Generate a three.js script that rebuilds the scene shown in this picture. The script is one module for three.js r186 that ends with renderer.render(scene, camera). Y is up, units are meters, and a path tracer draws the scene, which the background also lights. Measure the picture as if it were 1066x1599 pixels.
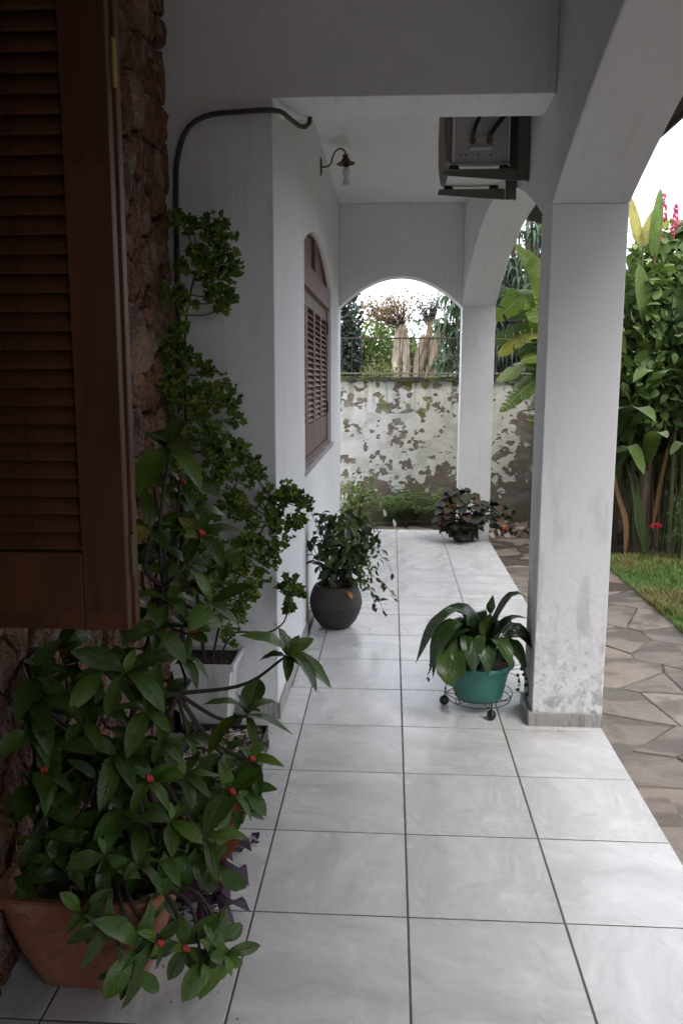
import * as THREE from 'three';
import { mergeGeometries, toCreasedNormals } from 'three/addons/utils/BufferGeometryUtils.js';
import { RoundedBoxGeometry } from 'three/addons/geometries/RoundedBoxGeometry.js';

// ---------------------------------------------------------------- camera, sky, sun, exposure
const scene = new THREE.Scene();
const camera = new THREE.PerspectiveCamera(62.81, 682 / 1024, 0.05, 400);
camera.position.set(-0.0639, 1.5485, 2.2266);
camera.rotation.set(-0.1594, 0.0588, 0.0021, 'YXZ');

const renderer = new THREE.WebGLRenderer({ antialias: true });
renderer.setSize(682, 1024);
renderer.toneMapping = THREE.LinearToneMapping;
renderer.toneMappingExposure = 3.2;
renderer.shadowMap.enabled = true;

{ // overcast sky: a bright, almost even layer of cloud with soft mottling
  const W = 512, H = 256, d = new Float32Array(W * H * 4);
  const h2 = (x, y) => { const s = Math.sin(x * 127.1 + y * 311.7) * 43758.5453; return s - Math.floor(s); };
  const vn = (x, y, p) => {
    const xi = Math.floor(x), yi = Math.floor(y), fx = x - xi, fy = y - yi, m = a => ((a % p) + p) % p;
    const u = fx * fx * (3 - 2 * fx), v = fy * fy * (3 - 2 * fy);
    return (h2(m(xi), yi) * (1 - u) + h2(m(xi + 1), yi) * u) * (1 - v) + (h2(m(xi), yi + 1) * (1 - u) + h2(m(xi + 1), yi + 1) * u) * v;
  };
  for (let j = 0; j < H; j++) for (let i = 0; i < W; i++) {
    const u = i / W, v = j / H;
    const up = Math.sin((v - 0.5) * Math.PI);
    const n = vn(u * 10, v * 10, 10) * 0.5 + vn(u * 24, v * 22, 24) * 0.3 + vn(u * 60, v * 50, 60) * 0.2;
    const e = up > 0 ? (0.98 + 0.2 * up) * (0.88 + 0.24 * n) : 0.25;
    const k = (j * W + i) * 4;
    d[k] = e * 0.94; d[k + 1] = e * 0.985; d[k + 2] = e * 1.10; d[k + 3] = 1;
  }
  const t = new THREE.DataTexture(d, W, H, THREE.RGBAFormat, THREE.FloatType);
  t.mapping = THREE.EquirectangularReflectionMapping;
  t.magFilter = t.minFilter = THREE.LinearFilter;
  t.needsUpdate = true;
  scene.background = t;
  scene.environment = t;
}
const sun = new THREE.DirectionalLight(0xfff8f0, 1.2);
sun.position.set(7, 15, 5);
sun.target.position.set(0.5, 0, -3);
sun.castShadow = true;
sun.shadow.radius = 60;
sun.shadow.mapSize.set(2048, 2048);
Object.assign(sun.shadow.camera, { left: -14, right: 14, top: 14, bottom: -14, near: 1, far: 50 });
scene.add(sun, sun.target);

// ---------------------------------------------------------------- helpers
function rng(seed) {
  let a = seed >>> 0;
  return () => { a = (a + 0x6d2b79f5) | 0; let t = Math.imul(a ^ (a >>> 15), 1 | a); t = (t + Math.imul(t ^ (t >>> 7), 61 | t)) ^ t; return ((t ^ (t >>> 14)) >>> 0) / 4294967296; };
}
const TAU = Math.PI * 2;
const lerp = (a, b, t) => a + (b - a) * t;
const clamp = (x, a = 0, b = 1) => Math.min(b, Math.max(a, x));
const smooth = (a, b, x) => { const t = clamp((x - a) / (b - a)); return t * t * (3 - 2 * t); };
const V = (x, y, z) => new THREE.Vector3(x, y, z);
function hash(x, y, s) { let h = Math.imul(x | 0, 374761393) ^ Math.imul(y | 0, 668265263) ^ Math.imul(s | 0, 2147483647 ^ 1013904223); h = Math.imul(h ^ (h >>> 13), 1274126177); return ((h ^ (h >>> 16)) >>> 0) / 4294967296; }
function vnoise(x, y, s = 0, p = 0) {
  const xi = Math.floor(x), yi = Math.floor(y), fx = x - xi, fy = y - yi;
  const m = p ? a => ((a % p) + p) % p : a => a;
  const u = fx * fx * (3 - 2 * fx), v = fy * fy * (3 - 2 * fy);
  return lerp(lerp(hash(m(xi), m(yi), s), hash(m(xi + 1), m(yi), s), u), lerp(hash(m(xi), m(yi + 1), s), hash(m(xi + 1), m(yi + 1), s), u), v);
}
function fbm(x, y, s = 0, o = 4, p = 0) { let a = 0, w = 0.5, n = 0; for (let i = 0; i < o; i++) { a += w * vnoise(x, y, s + i * 17, p); n += w; x *= 2; y *= 2; p *= 2; w *= 0.5; } return a / n; }
let _d = 12345; const dith = () => { _d = (Math.imul(_d, 1664525) + 1013904223) >>> 0; return (_d >>> 8) / 16777216 * 1.6 - 0.8; };   // breaks up steps between byte values
const enc = c => { c = clamp(c); return clamp(Math.round(255 * (c <= 0.0031308 ? 12.92 * c : 1.055 * Math.pow(c, 1 / 2.4) - 0.055) + dith()), 0, 255); };
// colour texture from linear values
function ctex(w, h, f) {
  const d = new Uint8Array(w * h * 4);
  for (let j = 0; j < h; j++) for (let i = 0; i < w; i++) { const c = f((i + 0.5) / w, (j + 0.5) / h), k = (j * w + i) * 4; d[k] = enc(c[0]); d[k + 1] = enc(c[1]); d[k + 2] = enc(c[2]); d[k + 3] = 255; }
  const t = new THREE.DataTexture(d, w, h, THREE.RGBAFormat); fin(t); t.colorSpace = THREE.SRGBColorSpace; return t;
}
// plain value texture (bump, roughness)
function gtex(w, h, f) {
  const d = new Uint8Array(w * h * 4);
  for (let j = 0; j < h; j++) for (let i = 0; i < w; i++) { const c = clamp(Math.round(255 * clamp(f((i + 0.5) / w, (j + 0.5) / h)) + dith()), 0, 255), k = (j * w + i) * 4; d[k] = d[k + 1] = d[k + 2] = c; d[k + 3] = 255; }
  const t = new THREE.DataTexture(d, w, h, THREE.RGBAFormat); fin(t); return t;
}
function fin(t) { t.wrapS = t.wrapT = THREE.RepeatWrapping; t.magFilter = THREE.LinearFilter; t.minFilter = THREE.LinearMipmapLinearFilter; t.generateMipmaps = true; t.needsUpdate = true; }
const rgb = (r, g, b) => new THREE.Color().setRGB(r, g, b);
const std = o => new THREE.MeshStandardMaterial(o);
const phy = o => new THREE.MeshPhysicalMaterial(o);

// uv in metres from the dominant direction of each face
function projUV(g, s = 1, du = 0, dv = 0) {
  if (g.index) g = g.toNonIndexed();
  g.computeVertexNormals && !g.attributes.normal && g.computeVertexNormals();
  const p = g.attributes.position, n = p.count, uv = new Float32Array(n * 2);
  const a = V(), b = V(), c = V();
  for (let i = 0; i < n; i += 3) {
    a.fromBufferAttribute(p, i); b.fromBufferAttribute(p, i + 1); c.fromBufferAttribute(p, i + 2);
    const N = b.clone().sub(a).cross(c.clone().sub(a)); const x = Math.abs(N.x), y = Math.abs(N.y), z = Math.abs(N.z);
    [a, b, c].forEach((q, k) => {
      const U = x >= y && x >= z ? [q.z, q.y] : y >= z ? [q.x, q.z] : [q.x, q.y];
      uv[(i + k) * 2] = (U[0] + du) * s; uv[(i + k) * 2 + 1] = (U[1] + dv) * s;
    });
  }
  g.setAttribute('uv', new THREE.BufferAttribute(uv, 2));
  return g;
}
function box(x0, x1, y0, y1, z0, z1, r = 0, s = 1) {
  const w = Math.abs(x1 - x0), h = Math.abs(y1 - y0), d = Math.abs(z1 - z0);
  const g = r ? new RoundedBoxGeometry(w, h, d, 2, Math.min(r, w / 2.01, h / 2.01, d / 2.01)) : new THREE.BoxGeometry(w, h, d);
  g.translate((x0 + x1) / 2, (y0 + y1) / 2, (z0 + z1) / 2);
  return projUV(g, s);
}
function shapeOf(pts) { const s = new THREE.Shape(); pts.forEach(([x, y], i) => i ? s.lineTo(x, y) : s.moveTo(x, y)); return s; }
// a flat outline in (x, y) extruded from z0 towards +z by d
function slab(pts, d, bevel = 0, holes = []) {
  const s = shapeOf(pts); holes.forEach(h => s.holes.push(shapeOf(h)));
  const g = new THREE.ExtrudeGeometry(s, { depth: d - 2 * bevel, bevelEnabled: bevel > 0, bevelThickness: bevel, bevelSize: bevel, bevelOffset: -bevel, bevelSegments: 1, steps: 1 });
  g.translate(0, 0, bevel);
  return g;
}
function tube(pts, r, seg = 24, rad = 8, closed = false) {
  return new THREE.TubeGeometry(new THREE.CatmullRomCurve3(pts.map(p => Array.isArray(p) ? V(...p) : p), closed, 'centripetal'), seg, r, rad, closed);
}
// tube that thins from r0 to r1
function taper(pts, r0, r1, seg = 16, rad = 6) {
  const c = new THREE.CatmullRomCurve3(pts.map(p => Array.isArray(p) ? V(...p) : p), false, 'centripetal');
  const g = new THREE.TubeGeometry(c, seg, 1, rad, false), p = g.attributes.position, q = V();
  for (let i = 0; i <= seg; i++) { const o = c.getPointAt(i / seg), r = lerp(r0, r1, i / seg); for (let j = 0; j <= rad; j++) { const k = i * (rad + 1) + j; q.fromBufferAttribute(p, k).sub(o).multiplyScalar(r).add(o); p.setXYZ(k, q.x, q.y, q.z); } }
  return g;
}
function lathe(prof, seg = 40) { return new THREE.LatheGeometry(prof.map(([x, y]) => new THREE.Vector2(x, y)), seg); }
const merge = gs => mergeGeometries(gs.map(g => { g = g.index ? g.toNonIndexed() : g; for (const k of Object.keys(g.attributes)) if (!['position', 'normal', 'uv'].includes(k)) g.deleteAttribute(k); return g; }));

function mesh(name, g, m, parent = scene) {
  const o = new THREE.Mesh(g, m); o.name = name; o.castShadow = o.receiveShadow = true; parent.add(o); return o;
}
const taken = {};
function numbered(n) { const k = taken[n] = (taken[n] ?? -1) + 1; return k ? `${n}_${String(k).padStart(3, '0')}` : n; }
function thing(name, label, category, pos = [0, 0, 0], turn = 0, group) {
  const o = new THREE.Group(); o.name = numbered(name); o.position.set(...pos); o.rotation.y = turn; o.userData = { label, category }; if (group) o.userData.group = group; scene.add(o); return o;
}
function setting(name, g, m, label, category) { const o = mesh(numbered(name), g, m); o.userData = { kind: 'structure', label, category }; return o; }

// cells of a Voronoi pattern, clipped to a rectangle
function cells(pts, x0, x1, y0, y1) {
  return pts.map((p, i) => {
    let poly = [[x0, y0], [x1, y0], [x1, y1], [x0, y1]];
    pts.forEach((q, j) => {
      if (i === j) return;
      const mx = (p[0] + q[0]) / 2, my = (p[1] + q[1]) / 2, nx = q[0] - p[0], ny = q[1] - p[1], out = [];
      if (nx * nx + ny * ny > 9) return;
      for (let k = 0; k < poly.length; k++) {
        const a = poly[k], b = poly[(k + 1) % poly.length], da = (a[0] - mx) * nx + (a[1] - my) * ny, db = (b[0] - mx) * nx + (b[1] - my) * ny;
        if (da <= 0) out.push(a);
        if (da * db < 0) { const t = da / (da - db); out.push([lerp(a[0], b[0], t), lerp(a[1], b[1], t)]); }
      }
      poly = out;
    });
    return poly;
  });
}
// shrink a convex polygon by d
function inset(poly, d) {
  const n = poly.length; let area = 0;
  for (let i = 0; i < n; i++) { const a = poly[i], b = poly[(i + 1) % n]; area += a[0] * b[1] - b[0] * a[1]; }
  const s = area > 0 ? 1 : -1; let out = poly;
  for (let i = 0; i < n; i++) {
    const a = poly[i], b = poly[(i + 1) % n], l = Math.hypot(b[0] - a[0], b[1] - a[1]); if (l < 1e-6) continue;
    const nx = -(b[1] - a[1]) / l * s, ny = (b[0] - a[0]) / l * s, ox = a[0] + nx * d, oy = a[1] + ny * d, r = [];
    for (let k = 0; k < out.length; k++) {
      const p = out[k], q = out[(k + 1) % out.length], dp = (p[0] - ox) * nx + (p[1] - oy) * ny, dq = (q[0] - ox) * nx + (q[1] - oy) * ny;
      if (dp >= 0) r.push(p);
      if (dp * dq < 0) { const t = dp / (dp - dq); r.push([lerp(p[0], q[0], t), lerp(p[1], q[1], t)]); }
    }
    out = r;
  }
  return out;
}
// cut edges into short runs that wander a little, so that a stone does not look ruled
function wobble(poly, step, amp, R) {
  const out = [];
  poly.forEach((a, i) => { const b = poly[(i + 1) % poly.length], l = Math.hypot(b[0] - a[0], b[1] - a[1]), n = Math.max(1, Math.round(l / step)); for (let k = 0; k < n; k++) { const t = k / n; out.push([lerp(a[0], b[0], t) + (R() - 0.5) * amp, lerp(a[1], b[1], t) + (R() - 0.5) * amp]); } });
  return out;
}
// ---------------------------------------------------------------- surface materials
const CEIL = 3.17;
const plasterBump = gtex(512, 512, (u, v) => 0.42 * fbm(u * 5, v * 5, 3, 3, 5) + 0.30 * fbm((u + 0.25 * fbm(u * 4, v * 4, 6, 2, 4)) * 22, v * 7, 4, 3) + 0.18 * fbm(u * 48, v * 48, 9, 3, 48) + 0.1 * vnoise(u * 200, v * 200, 5, 200));
const plasterTone = ctex(1024, 1024, (u, v) => {
  const a = fbm(u * 6, v * 6, 21, 5, 6), b = fbm(u * 40, v * 40, 33, 3, 40), c = fbm(u * 14, v * 3, 47, 4, 0);
  const k = 0.74 + 0.08 * (a - 0.5) + 0.05 * (b - 0.5), run = smooth(0.56, 0.72, fbm(u * 60, v * 5, 49, 4)) * smooth(0.5, 0.62, fbm(u * 5, v * 5, 50, 3, 5)), scuff = smooth(0.7, 0.76, fbm(u * 26, v * 34, 52, 4, 2));
  return [0.995, 0.99, 0.995].map((q, i) => lerp(lerp(q * k, [0.58, 0.565, 0.5][i], run * 0.25), 0.5, scuff * 0.35));
});
plasterTone.repeat.set(0.55, 0.55); plasterBump.repeat.set(1.3, 1.3);
const plaster = std({ map: plasterTone, bumpMap: plasterBump, bumpScale: 0.005, roughness: 0.82 });
// the near pillar: flaking, stained paint low down, scuffed corners
const pillarTone = ctex(512, 1536, (u, v) => {
  const x = u * 0.8, y = v * 2.4;               // metres
  const n = fbm(x * 9, y * 9, 71, 5), f = fbm(x * 40, y * 40, 77, 3), s = fbm(x * 14, y * 4, 83, 4);
  let c = [0.74, 0.735, 0.745].map(q => q * (0.96 + 0.08 * fbm(x * 3, y * 3, 5, 3)));
  const zone = smooth(0.95, 0.1, y + 0.6 * (n - 0.5));       // splashed and flaking foot
  const grime = smooth(0.42, 0.72, 0.4 * n + 0.35 * f + 0.25 * fbm(x * 90, y * 90, 79, 2) + 0.07 * zone) * zone;
  const streak = smooth(0.52, 0.7, s) * smooth(2.2, 0.2, y) * 0.4;
  const g = clamp(grime * 0.34 + streak * 0.8);
  c = c.map((q, i) => lerp(q, [0.30, 0.285, 0.27][i] * (0.8 + 0.4 * f), g));
  const chip = smooth(0.66, 0.69, fbm(x * 44, y * 38, 91, 3) + 0.04 * zone) * smooth(0.75, 0.1, y);
  c = c.map((q, i) => lerp(q, [0.2, 0.19, 0.17][i], chip * 0.3));
  const green = smooth(0.6, 0.72, fbm(x * 18, y * 18, 97, 3)) * smooth(0.22, 0.04, y);
  return c.map((q, i) => lerp(q, [0.09, 0.1, 0.06][i], green * 0.6));
});
const pillarBump = gtex(512, 1536, (u, v) => {
  const x = u * 0.8, y = v * 2.4, n = fbm(x * 9, y * 9, 71, 5), f = fbm(x * 40, y * 40, 77, 3);
  const flake = smooth(0.5, 0.56, fbm(x * 13, y * 11, 103, 4)) * smooth(1.1, 0.2, y);
  return 0.45 + 0.2 * (f - 0.5) - 0.3 * flake + 0.2 * (n - 0.5);
});
pillarTone.repeat.set(1 / 0.8, 1 / 2.4); pillarBump.repeat.set(1 / 0.8, 1 / 2.4);
const pillarPaint = std({ map: pillarTone, bumpMap: pillarBump, bumpScale: 0.0035, roughness: 0.8 });

const tileMap = ctex(1024, 1024, (u, v) => {
  // cloudy grey printed marble, running on the skew
  const wx = fbm(u * 5, v * 5, 11, 3, 5) * 0.35, wy = fbm(u * 5, v * 5, 13, 3, 5) * 0.35;
  const a = fbm((u + v + wx) * 4, (v * 3 - u + wy) * 4, 17, 5, 4), b = fbm((u + v + wx) * 12, (v * 3 - u + wy) * 12, 19, 4, 12);
  const vein = Math.pow(1 - Math.abs(2 * fbm((u + v + wx * 1.6) * 3, (v * 3 - u + wy * 1.6) * 3, 29, 4, 3) - 1), 8);
  const fine = fbm((u + v + wx) * 32, (v * 2 - u + wy) * 32, 23, 3, 32), k = 0.595 + 0.18 * (a - 0.5) + 0.2 * (b - 0.5) + 0.07 * (fine - 0.5) - 0.10 * vein * smooth(0.35, 0.65, b);
  return [k * 1.0, k * 0.99, k * 0.985];
});
const tileRough = gtex(512, 512, (u, v) => 0.27 + 0.1 * (fbm(u * 7, v * 7, 41, 4, 7) - 0.5));
const tileMat = phy({ map: tileMap, roughnessMap: tileRough, roughness: 1, ior: 1.5 });
const groutMat = std({ map: ctex(512, 512, (u, v) => { const k = 0.65 + 0.7 * fbm(u * 24, v * 24, 53, 4, 24); return [0.105 * k, 0.098 * k, 0.085 * k]; }), roughness: 0.95 });

const grain = ctex(256, 1024, (u, v) => { const g = fbm(u * 40, v * 4, 7, 4), h = fbm(u * 9 + 3 * fbm(u * 2, v * 2, 8, 2), v * 1.2, 15, 3); const k = 0.85 + 0.7 * (g - 0.5) + 0.5 * (h - 0.5); return [0.115 * k, 0.042 * k, 0.019 * k]; });
const shutterWood = std({ map: grain, roughness: 0.5 });
const paleWood = std({ map: ctex(256, 512, (u, v) => { const g = fbm(u * 30, v * 4, 27, 4); const k = 0.82 + 0.36 * (g - 0.5); return [0.2 * k, 0.125 * k, 0.1 * k]; }), roughness: 0.55 });
const darkMetal = std({ color: rgb(0.035, 0.03, 0.025), roughness: 0.45, metalness: 0.5 });
const skirtMat = std({ map: ctex(512, 128, (u, v) => { const k = 0.34 + 0.2 * (fbm(u * 14, v * 5, 57, 4) - 0.5) - 0.1 * smooth(0.55, 0.7, fbm(u * 50, v * 4, 58, 3)); return [k, k * 0.97, k * 0.93]; }), roughness: 0.45 });
const dark = std({ color: rgb(0.02, 0.018, 0.016), roughness: 0.9 });

// ---------------------------------------------------------------- tiled floor: slab of grout, tiles laid one by one
const floorSlab = setting('tiled_floor', box(-1.3, 0.885, -0.14, -0.0016, -6.285, 5.4), groutMat, 'pale marbled ceramic tile floor of the porch', 'floor');
{
  const R = rng(5), S = 0.45, J = 0.0064, variants = {};
  const tileGeo = (w, d, v) => {
    const key = w.toFixed(3) + d.toFixed(3) + v; if (variants[key]) return variants[key];
    const b = 0.0012, g0 = slab([[-w / 2 + b, -d / 2 + b], [w / 2 - b, -d / 2 + b], [w / 2 - b, d / 2 - b], [-w / 2 + b, d / 2 - b]].map(p => p), 0.012, 0);
    const q = slab([[-w / 2, -d / 2], [w / 2, -d / 2], [w / 2, d / 2], [-w / 2, d / 2]], 0.012, b);
    q.rotateX(-Math.PI / 2); q.translate(0, -0.012, 0);
    const a = (v % 4) * Math.PI / 2, du = (v * 0.37) % 1, dv = (v * 0.61) % 1;
    const g = q.toNonIndexed ? (q.index ? q.toNonIndexed() : q) : q, p = g.attributes.position, uv = new Float32Array(p.count * 2);
    for (let i = 0; i < p.count; i++) { const x = p.getX(i), z = p.getZ(i); uv[2 * i] = (x * Math.cos(a) - z * Math.sin(a)) * 0.75 + du; uv[2 * i + 1] = (x * Math.sin(a) + z * Math.cos(a)) * 0.75 + dv; }
    g.setAttribute('uv', new THREE.BufferAttribute(uv, 2)); g0.dispose();
    return variants[key] = g;
  };
  const cols = [[-1.3, -0.9], [-0.9, -0.45], [-0.45, 0], [0, 0.45], [0.45, 0.8905]];
  for (let j = -12; j < 14; j++) {
    const z0 = -j * S, z1 = z0 - S;
    cols.forEach(([a, b], c) => {
      if (j >= 4) { if (c === 0) return; if (c === 1) a = -0.552; }
      const w = b - a - J, d = S - J, t = mesh('tile', tileGeo(w, Math.abs(z1 - z0) - J, Math.floor(R() * 12)), tileMat, floorSlab);
      t.position.set((a + b) / 2, (R() - 0.5) * 0.0006, (z0 + z1) / 2);
    });
  }
}

// ---------------------------------------------------------------- the house
const house = thing('house', 'white plastered house with an arched porch and brown wooden shutters', 'house');
const skew = g => { const p = g.attributes.position; for (let i = 0; i < p.count; i++) p.setX(i, p.getX(i) - (p.getZ(i) + 1.41) * 0.0046); g.computeVertexNormals(); return g; };
const R45 = g => { g.rotateY(-Math.PI / 2); return g; };          // outline (z, y), thickness along -x
function archPts(z0, y0, z1, y1, rise, n = 28) { const o = []; for (let i = 0; i <= n; i++) { const t = i / n; o.push([lerp(z0, z1, t), lerp(y0, y1, t) + rise * (1 - (2 * t - 1) ** 2)]); } return o; }

// projecting corner of the house and the long window wall
mesh('corner_wall', box(-1.3, -0.565, -0.01, CEIL, -2.655, -1.7005), plaster, house);
{ // front face of the corner and the header beam over the passage are one plastered piece
  const g = slab([[-1.3, -0.01], [-0.565, -0.01], [-0.565, 2.675], [0.581, 2.675], [0.581, CEIL], [-1.3, CEIL]], 0.295, 0.003); g.translate(0, 0, -1.70); mesh('front_wall', projUV(g), plaster, house);
}
const WZ = -3.8, WA = 1.16, WS = 1.0, WT = 2.28, WR = 0.22;        // window middle, half width, sill, spring, rise
{
  const hole = [[WZ + WA, WS], ...archPts(WZ + WA, WT, WZ - WA, WT, WR, 20), [WZ - WA, WS]];
  const g = R45(slab([[-2.657, -0.01], [-2.657, CEIL], [-6.29, CEIL], [-6.29, -0.01]], 0.26, 0.002, [hole]));
  g.translate(-0.578, 0, 0); mesh('window_wall', projUV(g), plaster, house);
}
mesh('ceiling', box(-1.3, 0.9, CEIL + 0.001, CEIL + 0.14, -6.29, 5.4), plaster, house);
{ // far end wall: an arch over the whole width of the passage
  const g = slab([[-0.577, CEIL], [-0.577, 2.215], ...archPts(-0.574, 2.217, 0.600, 2.217, 0.285, 24), [0.602, 2.215], [0.602, CEIL]], 0.24, 0.004);
  g.translate(0, 0, -6.29); mesh('end_arch_wall', projUV(g), plaster, house);
}
{ // arcade: spandrels over the pillars
  const o = [[5.4, CEIL], [-6.29, CEIL], [-6.29, 2.225], ...archPts(-6.05, 2.225, -1.65, 2.252, 0.475), ...archPts(-1.405, 2.252, 2.99, 2.252, 0.475), [3.3, 2.252], [5.4, 2.252]];
  const g = R45(slab(o, 0.313, 0.006)); g.translate(0.895, 0, 0); mesh('arcade_wall', skew(projUV(g)), plaster, house);
}
const pillar1 = mesh('pillar', skew(projUV(box(0.582, 0.893, -0.005, 2.2515, -1.65, -1.405, 0.006), 1, -0.58, 0)), pillarPaint, house);
pillar1.userData.label = 'stained white pillar beside the green pot';
mesh('pillar', skew(box(0.582, 0.895, -0.14, 2.2245, -6.29, -6.05, 0.005)), plaster, house);
mesh('pillar', skew(box(0.582, 0.895, -0.14, 2.2515, 2.99, 3.3, 0.005)), plaster, house);
const brownRender = std({ color: rgb(0.12, 0.075, 0.055), roughness: 0.9 });  // unseen walls behind the camera, made dark brown to cut light on the header
mesh('unseen_porch_wall', skew(box(0.60, 0.89, -0.14, 2.2515, 3.3, 5.4)), brownRender, house);
mesh('unseen_porch_wall', box(-1.3, 0.9, -0.14, CEIL, 5.4, 5.6), brownRender, house);
// tile skirtings
for (const [x0, x1, z0, z1] of [[0.565, 0.893, -1.404, -1.391], [0.566, 0.581, -1.655, -1.4045]]) mesh('skirting_tile', skew(box(x0, x1, -0.001, 0.062, z0, z1, 0.002, 2)), skirtMat, house);
for (let k = 0; k < 2; k++) mesh('skirting_tile', box(-0.564 - 0.36 * (k + 1), -0.566 - 0.36 * k, -0.001, 0.078, -1.404, -1.393, 0.002, 2), skirtMat, house);
for (let z = -1.395; z > -2.6; z -= 0.42) mesh('skirting_tile', box(-0.564, -0.553, -0.001, 0.078, Math.max(z - 0.418, -2.655), z, 0.002, 2), skirtMat, house);
for (let z = -2.66; z > -6.2; z -= 0.45) mesh('skirting_tile', box(-0.5775, -0.566, -0.001, 0.078, Math.max(z - 0.448, -6.28), z, 0.002, 2), skirtMat, house);

{ // window in the passage: four closed louvred leaves under an arched panel
  const X = -0.612;                               // front of the leaves
  const win = new THREE.Group(); win.name = 'shuttered_window'; house.add(win);
  const rim = []; const inner = t => { const a = archPts(WZ + WA - t, WT, WZ - WA + t, WT, WR - t * 0.4, 20); return [[WZ + WA - t, WS], ...a, [WZ - WA + t, WS]]; };
  const fr = R45(slab(inner(0.002), 0.05, 0.001, [inner(0.05).map(([z, y]) => [z, Math.max(y, WS + 0.03)])])); fr.translate(X + 0.006, 0, 0); mesh('frame', projUV(fr), paleWood, win);
  // transom and the two arched fields above it
  mesh('transom', box(X - 0.04, X + 0.016, WT - 0.16, WT - 0.02, WZ - WA + 0.051, WZ + WA - 0.051, 0.003), paleWood, win);
  mesh('transom_moulding', box(X - 0.03, X + 0.03, WT - 0.185, WT - 0.161, WZ - WA + 0.03, WZ + WA - 0.03, 0.004), paleWood, win);
  const topArc = archPts(WZ + WA - 0.052, WT - 0.018, WZ - WA + 0.052, WT - 0.018, WR - 0.005, 20);
  const pan = R45(slab(topArc, 0.012)); pan.translate(X - 0.014, 0, 0); mesh('arched_panel', projUV(pan), paleWood, win);
  mesh('mullion', box(X - 0.013, X + 0.01, WT - 0.018, WT + WR - 0.03, WZ - 0.035, WZ + 0.035, 0.003), paleWood, win);
  const lw = (2 * WA - 0.104) / 4, y0 = WS + 0.035, y1 = WT - 0.188;
  const slatG = box(-0.024, 0.024, -0.004, 0.004, -lw / 2 + 0.062, lw / 2 - 0.062, 0.002);
  for (let k = 0; k < 4; k++) {
    const zc = WZ + WA - 0.052 - lw * (k + 0.5);
    for (const s of [-1, 1]) mesh('stile', box(X - 0.03, X, y0, y1, zc + s * (lw / 2 - 0.002), zc + s * (lw / 2 - 0.06), 0.002), paleWood, win);
    mesh('rail', box(X - 0.03, X - 0.001, y1 - 0.09, y1, zc - lw / 2 + 0.061, zc + lw / 2 - 0.061, 0.002), paleWood, win);
    mesh('bottom_panel', box(X - 0.03, X - 0.001, y0, y0 + 0.2, zc - lw / 2 + 0.061, zc + lw / 2 - 0.061, 0.002), paleWood, win);
    for (let y = y0 + 0.225; y < y1 - 0.1; y += 0.0395) { const s = mesh('slat', slatG, paleWood, win); s.position.set(X - 0.019, y, zc); s.rotation.z = -0.75; }
  }
  mesh('room_side', box(-0.83, -0.80, WS - 0.05, WT + WR + 0.05, WZ - WA - 0.05, WZ + WA + 0.05), std({ color: rgb(0.35, 0.31, 0.26), roughness: 0.9 }), win);
  mesh('sill', box(-0.66, -0.560, WS - 0.032, WS + 0.001, WZ - WA - 0.03, WZ + WA + 0.001, 0.004), skirtMat, win);
  for (const y of [1.3, 1.95]) mesh('hinge', tube([[X + 0.006, y - 0.05, WZ - WA + 0.05], [X + 0.006, y + 0.05, WZ - WA + 0.05]], 0.008, 2, 8), darkMetal, win);
}
{ // near shutter, folded open at a right angle to the stone wall: two leaves back to back
  const sh = new THREE.Group(); sh.name = 'open_shutter'; sh.userData.label = 'dark brown louvred shutter standing open'; house.add(sh);
  const x0 = -1.06, x1 = -0.676, z = 0.35, y0 = 0.957, y1 = 2.75;
  for (const [zf, dx] of [[z, 0], [z - 0.042, 0.006]]) {
    const d = 0.032, a = x0, b = x1 + dx, st = 0.105;
    mesh('stile', box(b - st, b, y0, y1, zf - d, zf, 0.003), shutterWood, sh);
    mesh('stile', box(a, a + 0.05, y0, y1, zf - d, zf, 0.003), shutterWood, sh);
    mesh('bottom_rail', box(a + 0.051, b - st - 0.001, y0, y0 + 0.185, zf - d, zf - 0.001, 0.003), shutterWood, sh);
    mesh('top_rail', box(a + 0.051, b - st - 0.001, y1 - 0.1, y1, zf - d, zf - 0.001, 0.003), shutterWood, sh);
    const sg = box(-(b - st - a - 0.052) / 2, (b - st - a - 0.052) / 2, -0.0045, 0.0045, -0.027, 0.027, 0.002);
    for (let y = y0 + 0.215; y < y1 - 0.11; y += 0.0418) { const s = mesh('slat', sg, shutterWood, sh); s.position.set((a + 0.051 + b - st) / 2, y, zf - d / 2 - 0.003); s.rotation.x = 1.08; }
  }
  const brass = std({ color: rgb(0.42, 0.3, 0.07), roughness: 0.45, metalness: 0.3 });
  for (const [y, m] of [[1.13, std({ color: rgb(0.13, 0.1, 0.05), roughness: 0.6 })], [2.22, brass]]) mesh('hinge', box(x1 + 0.0005, x1 + 0.0085, y - 0.05, y + 0.05, z - 0.044, z - 0.030, 0.002), m, sh);
}
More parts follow.
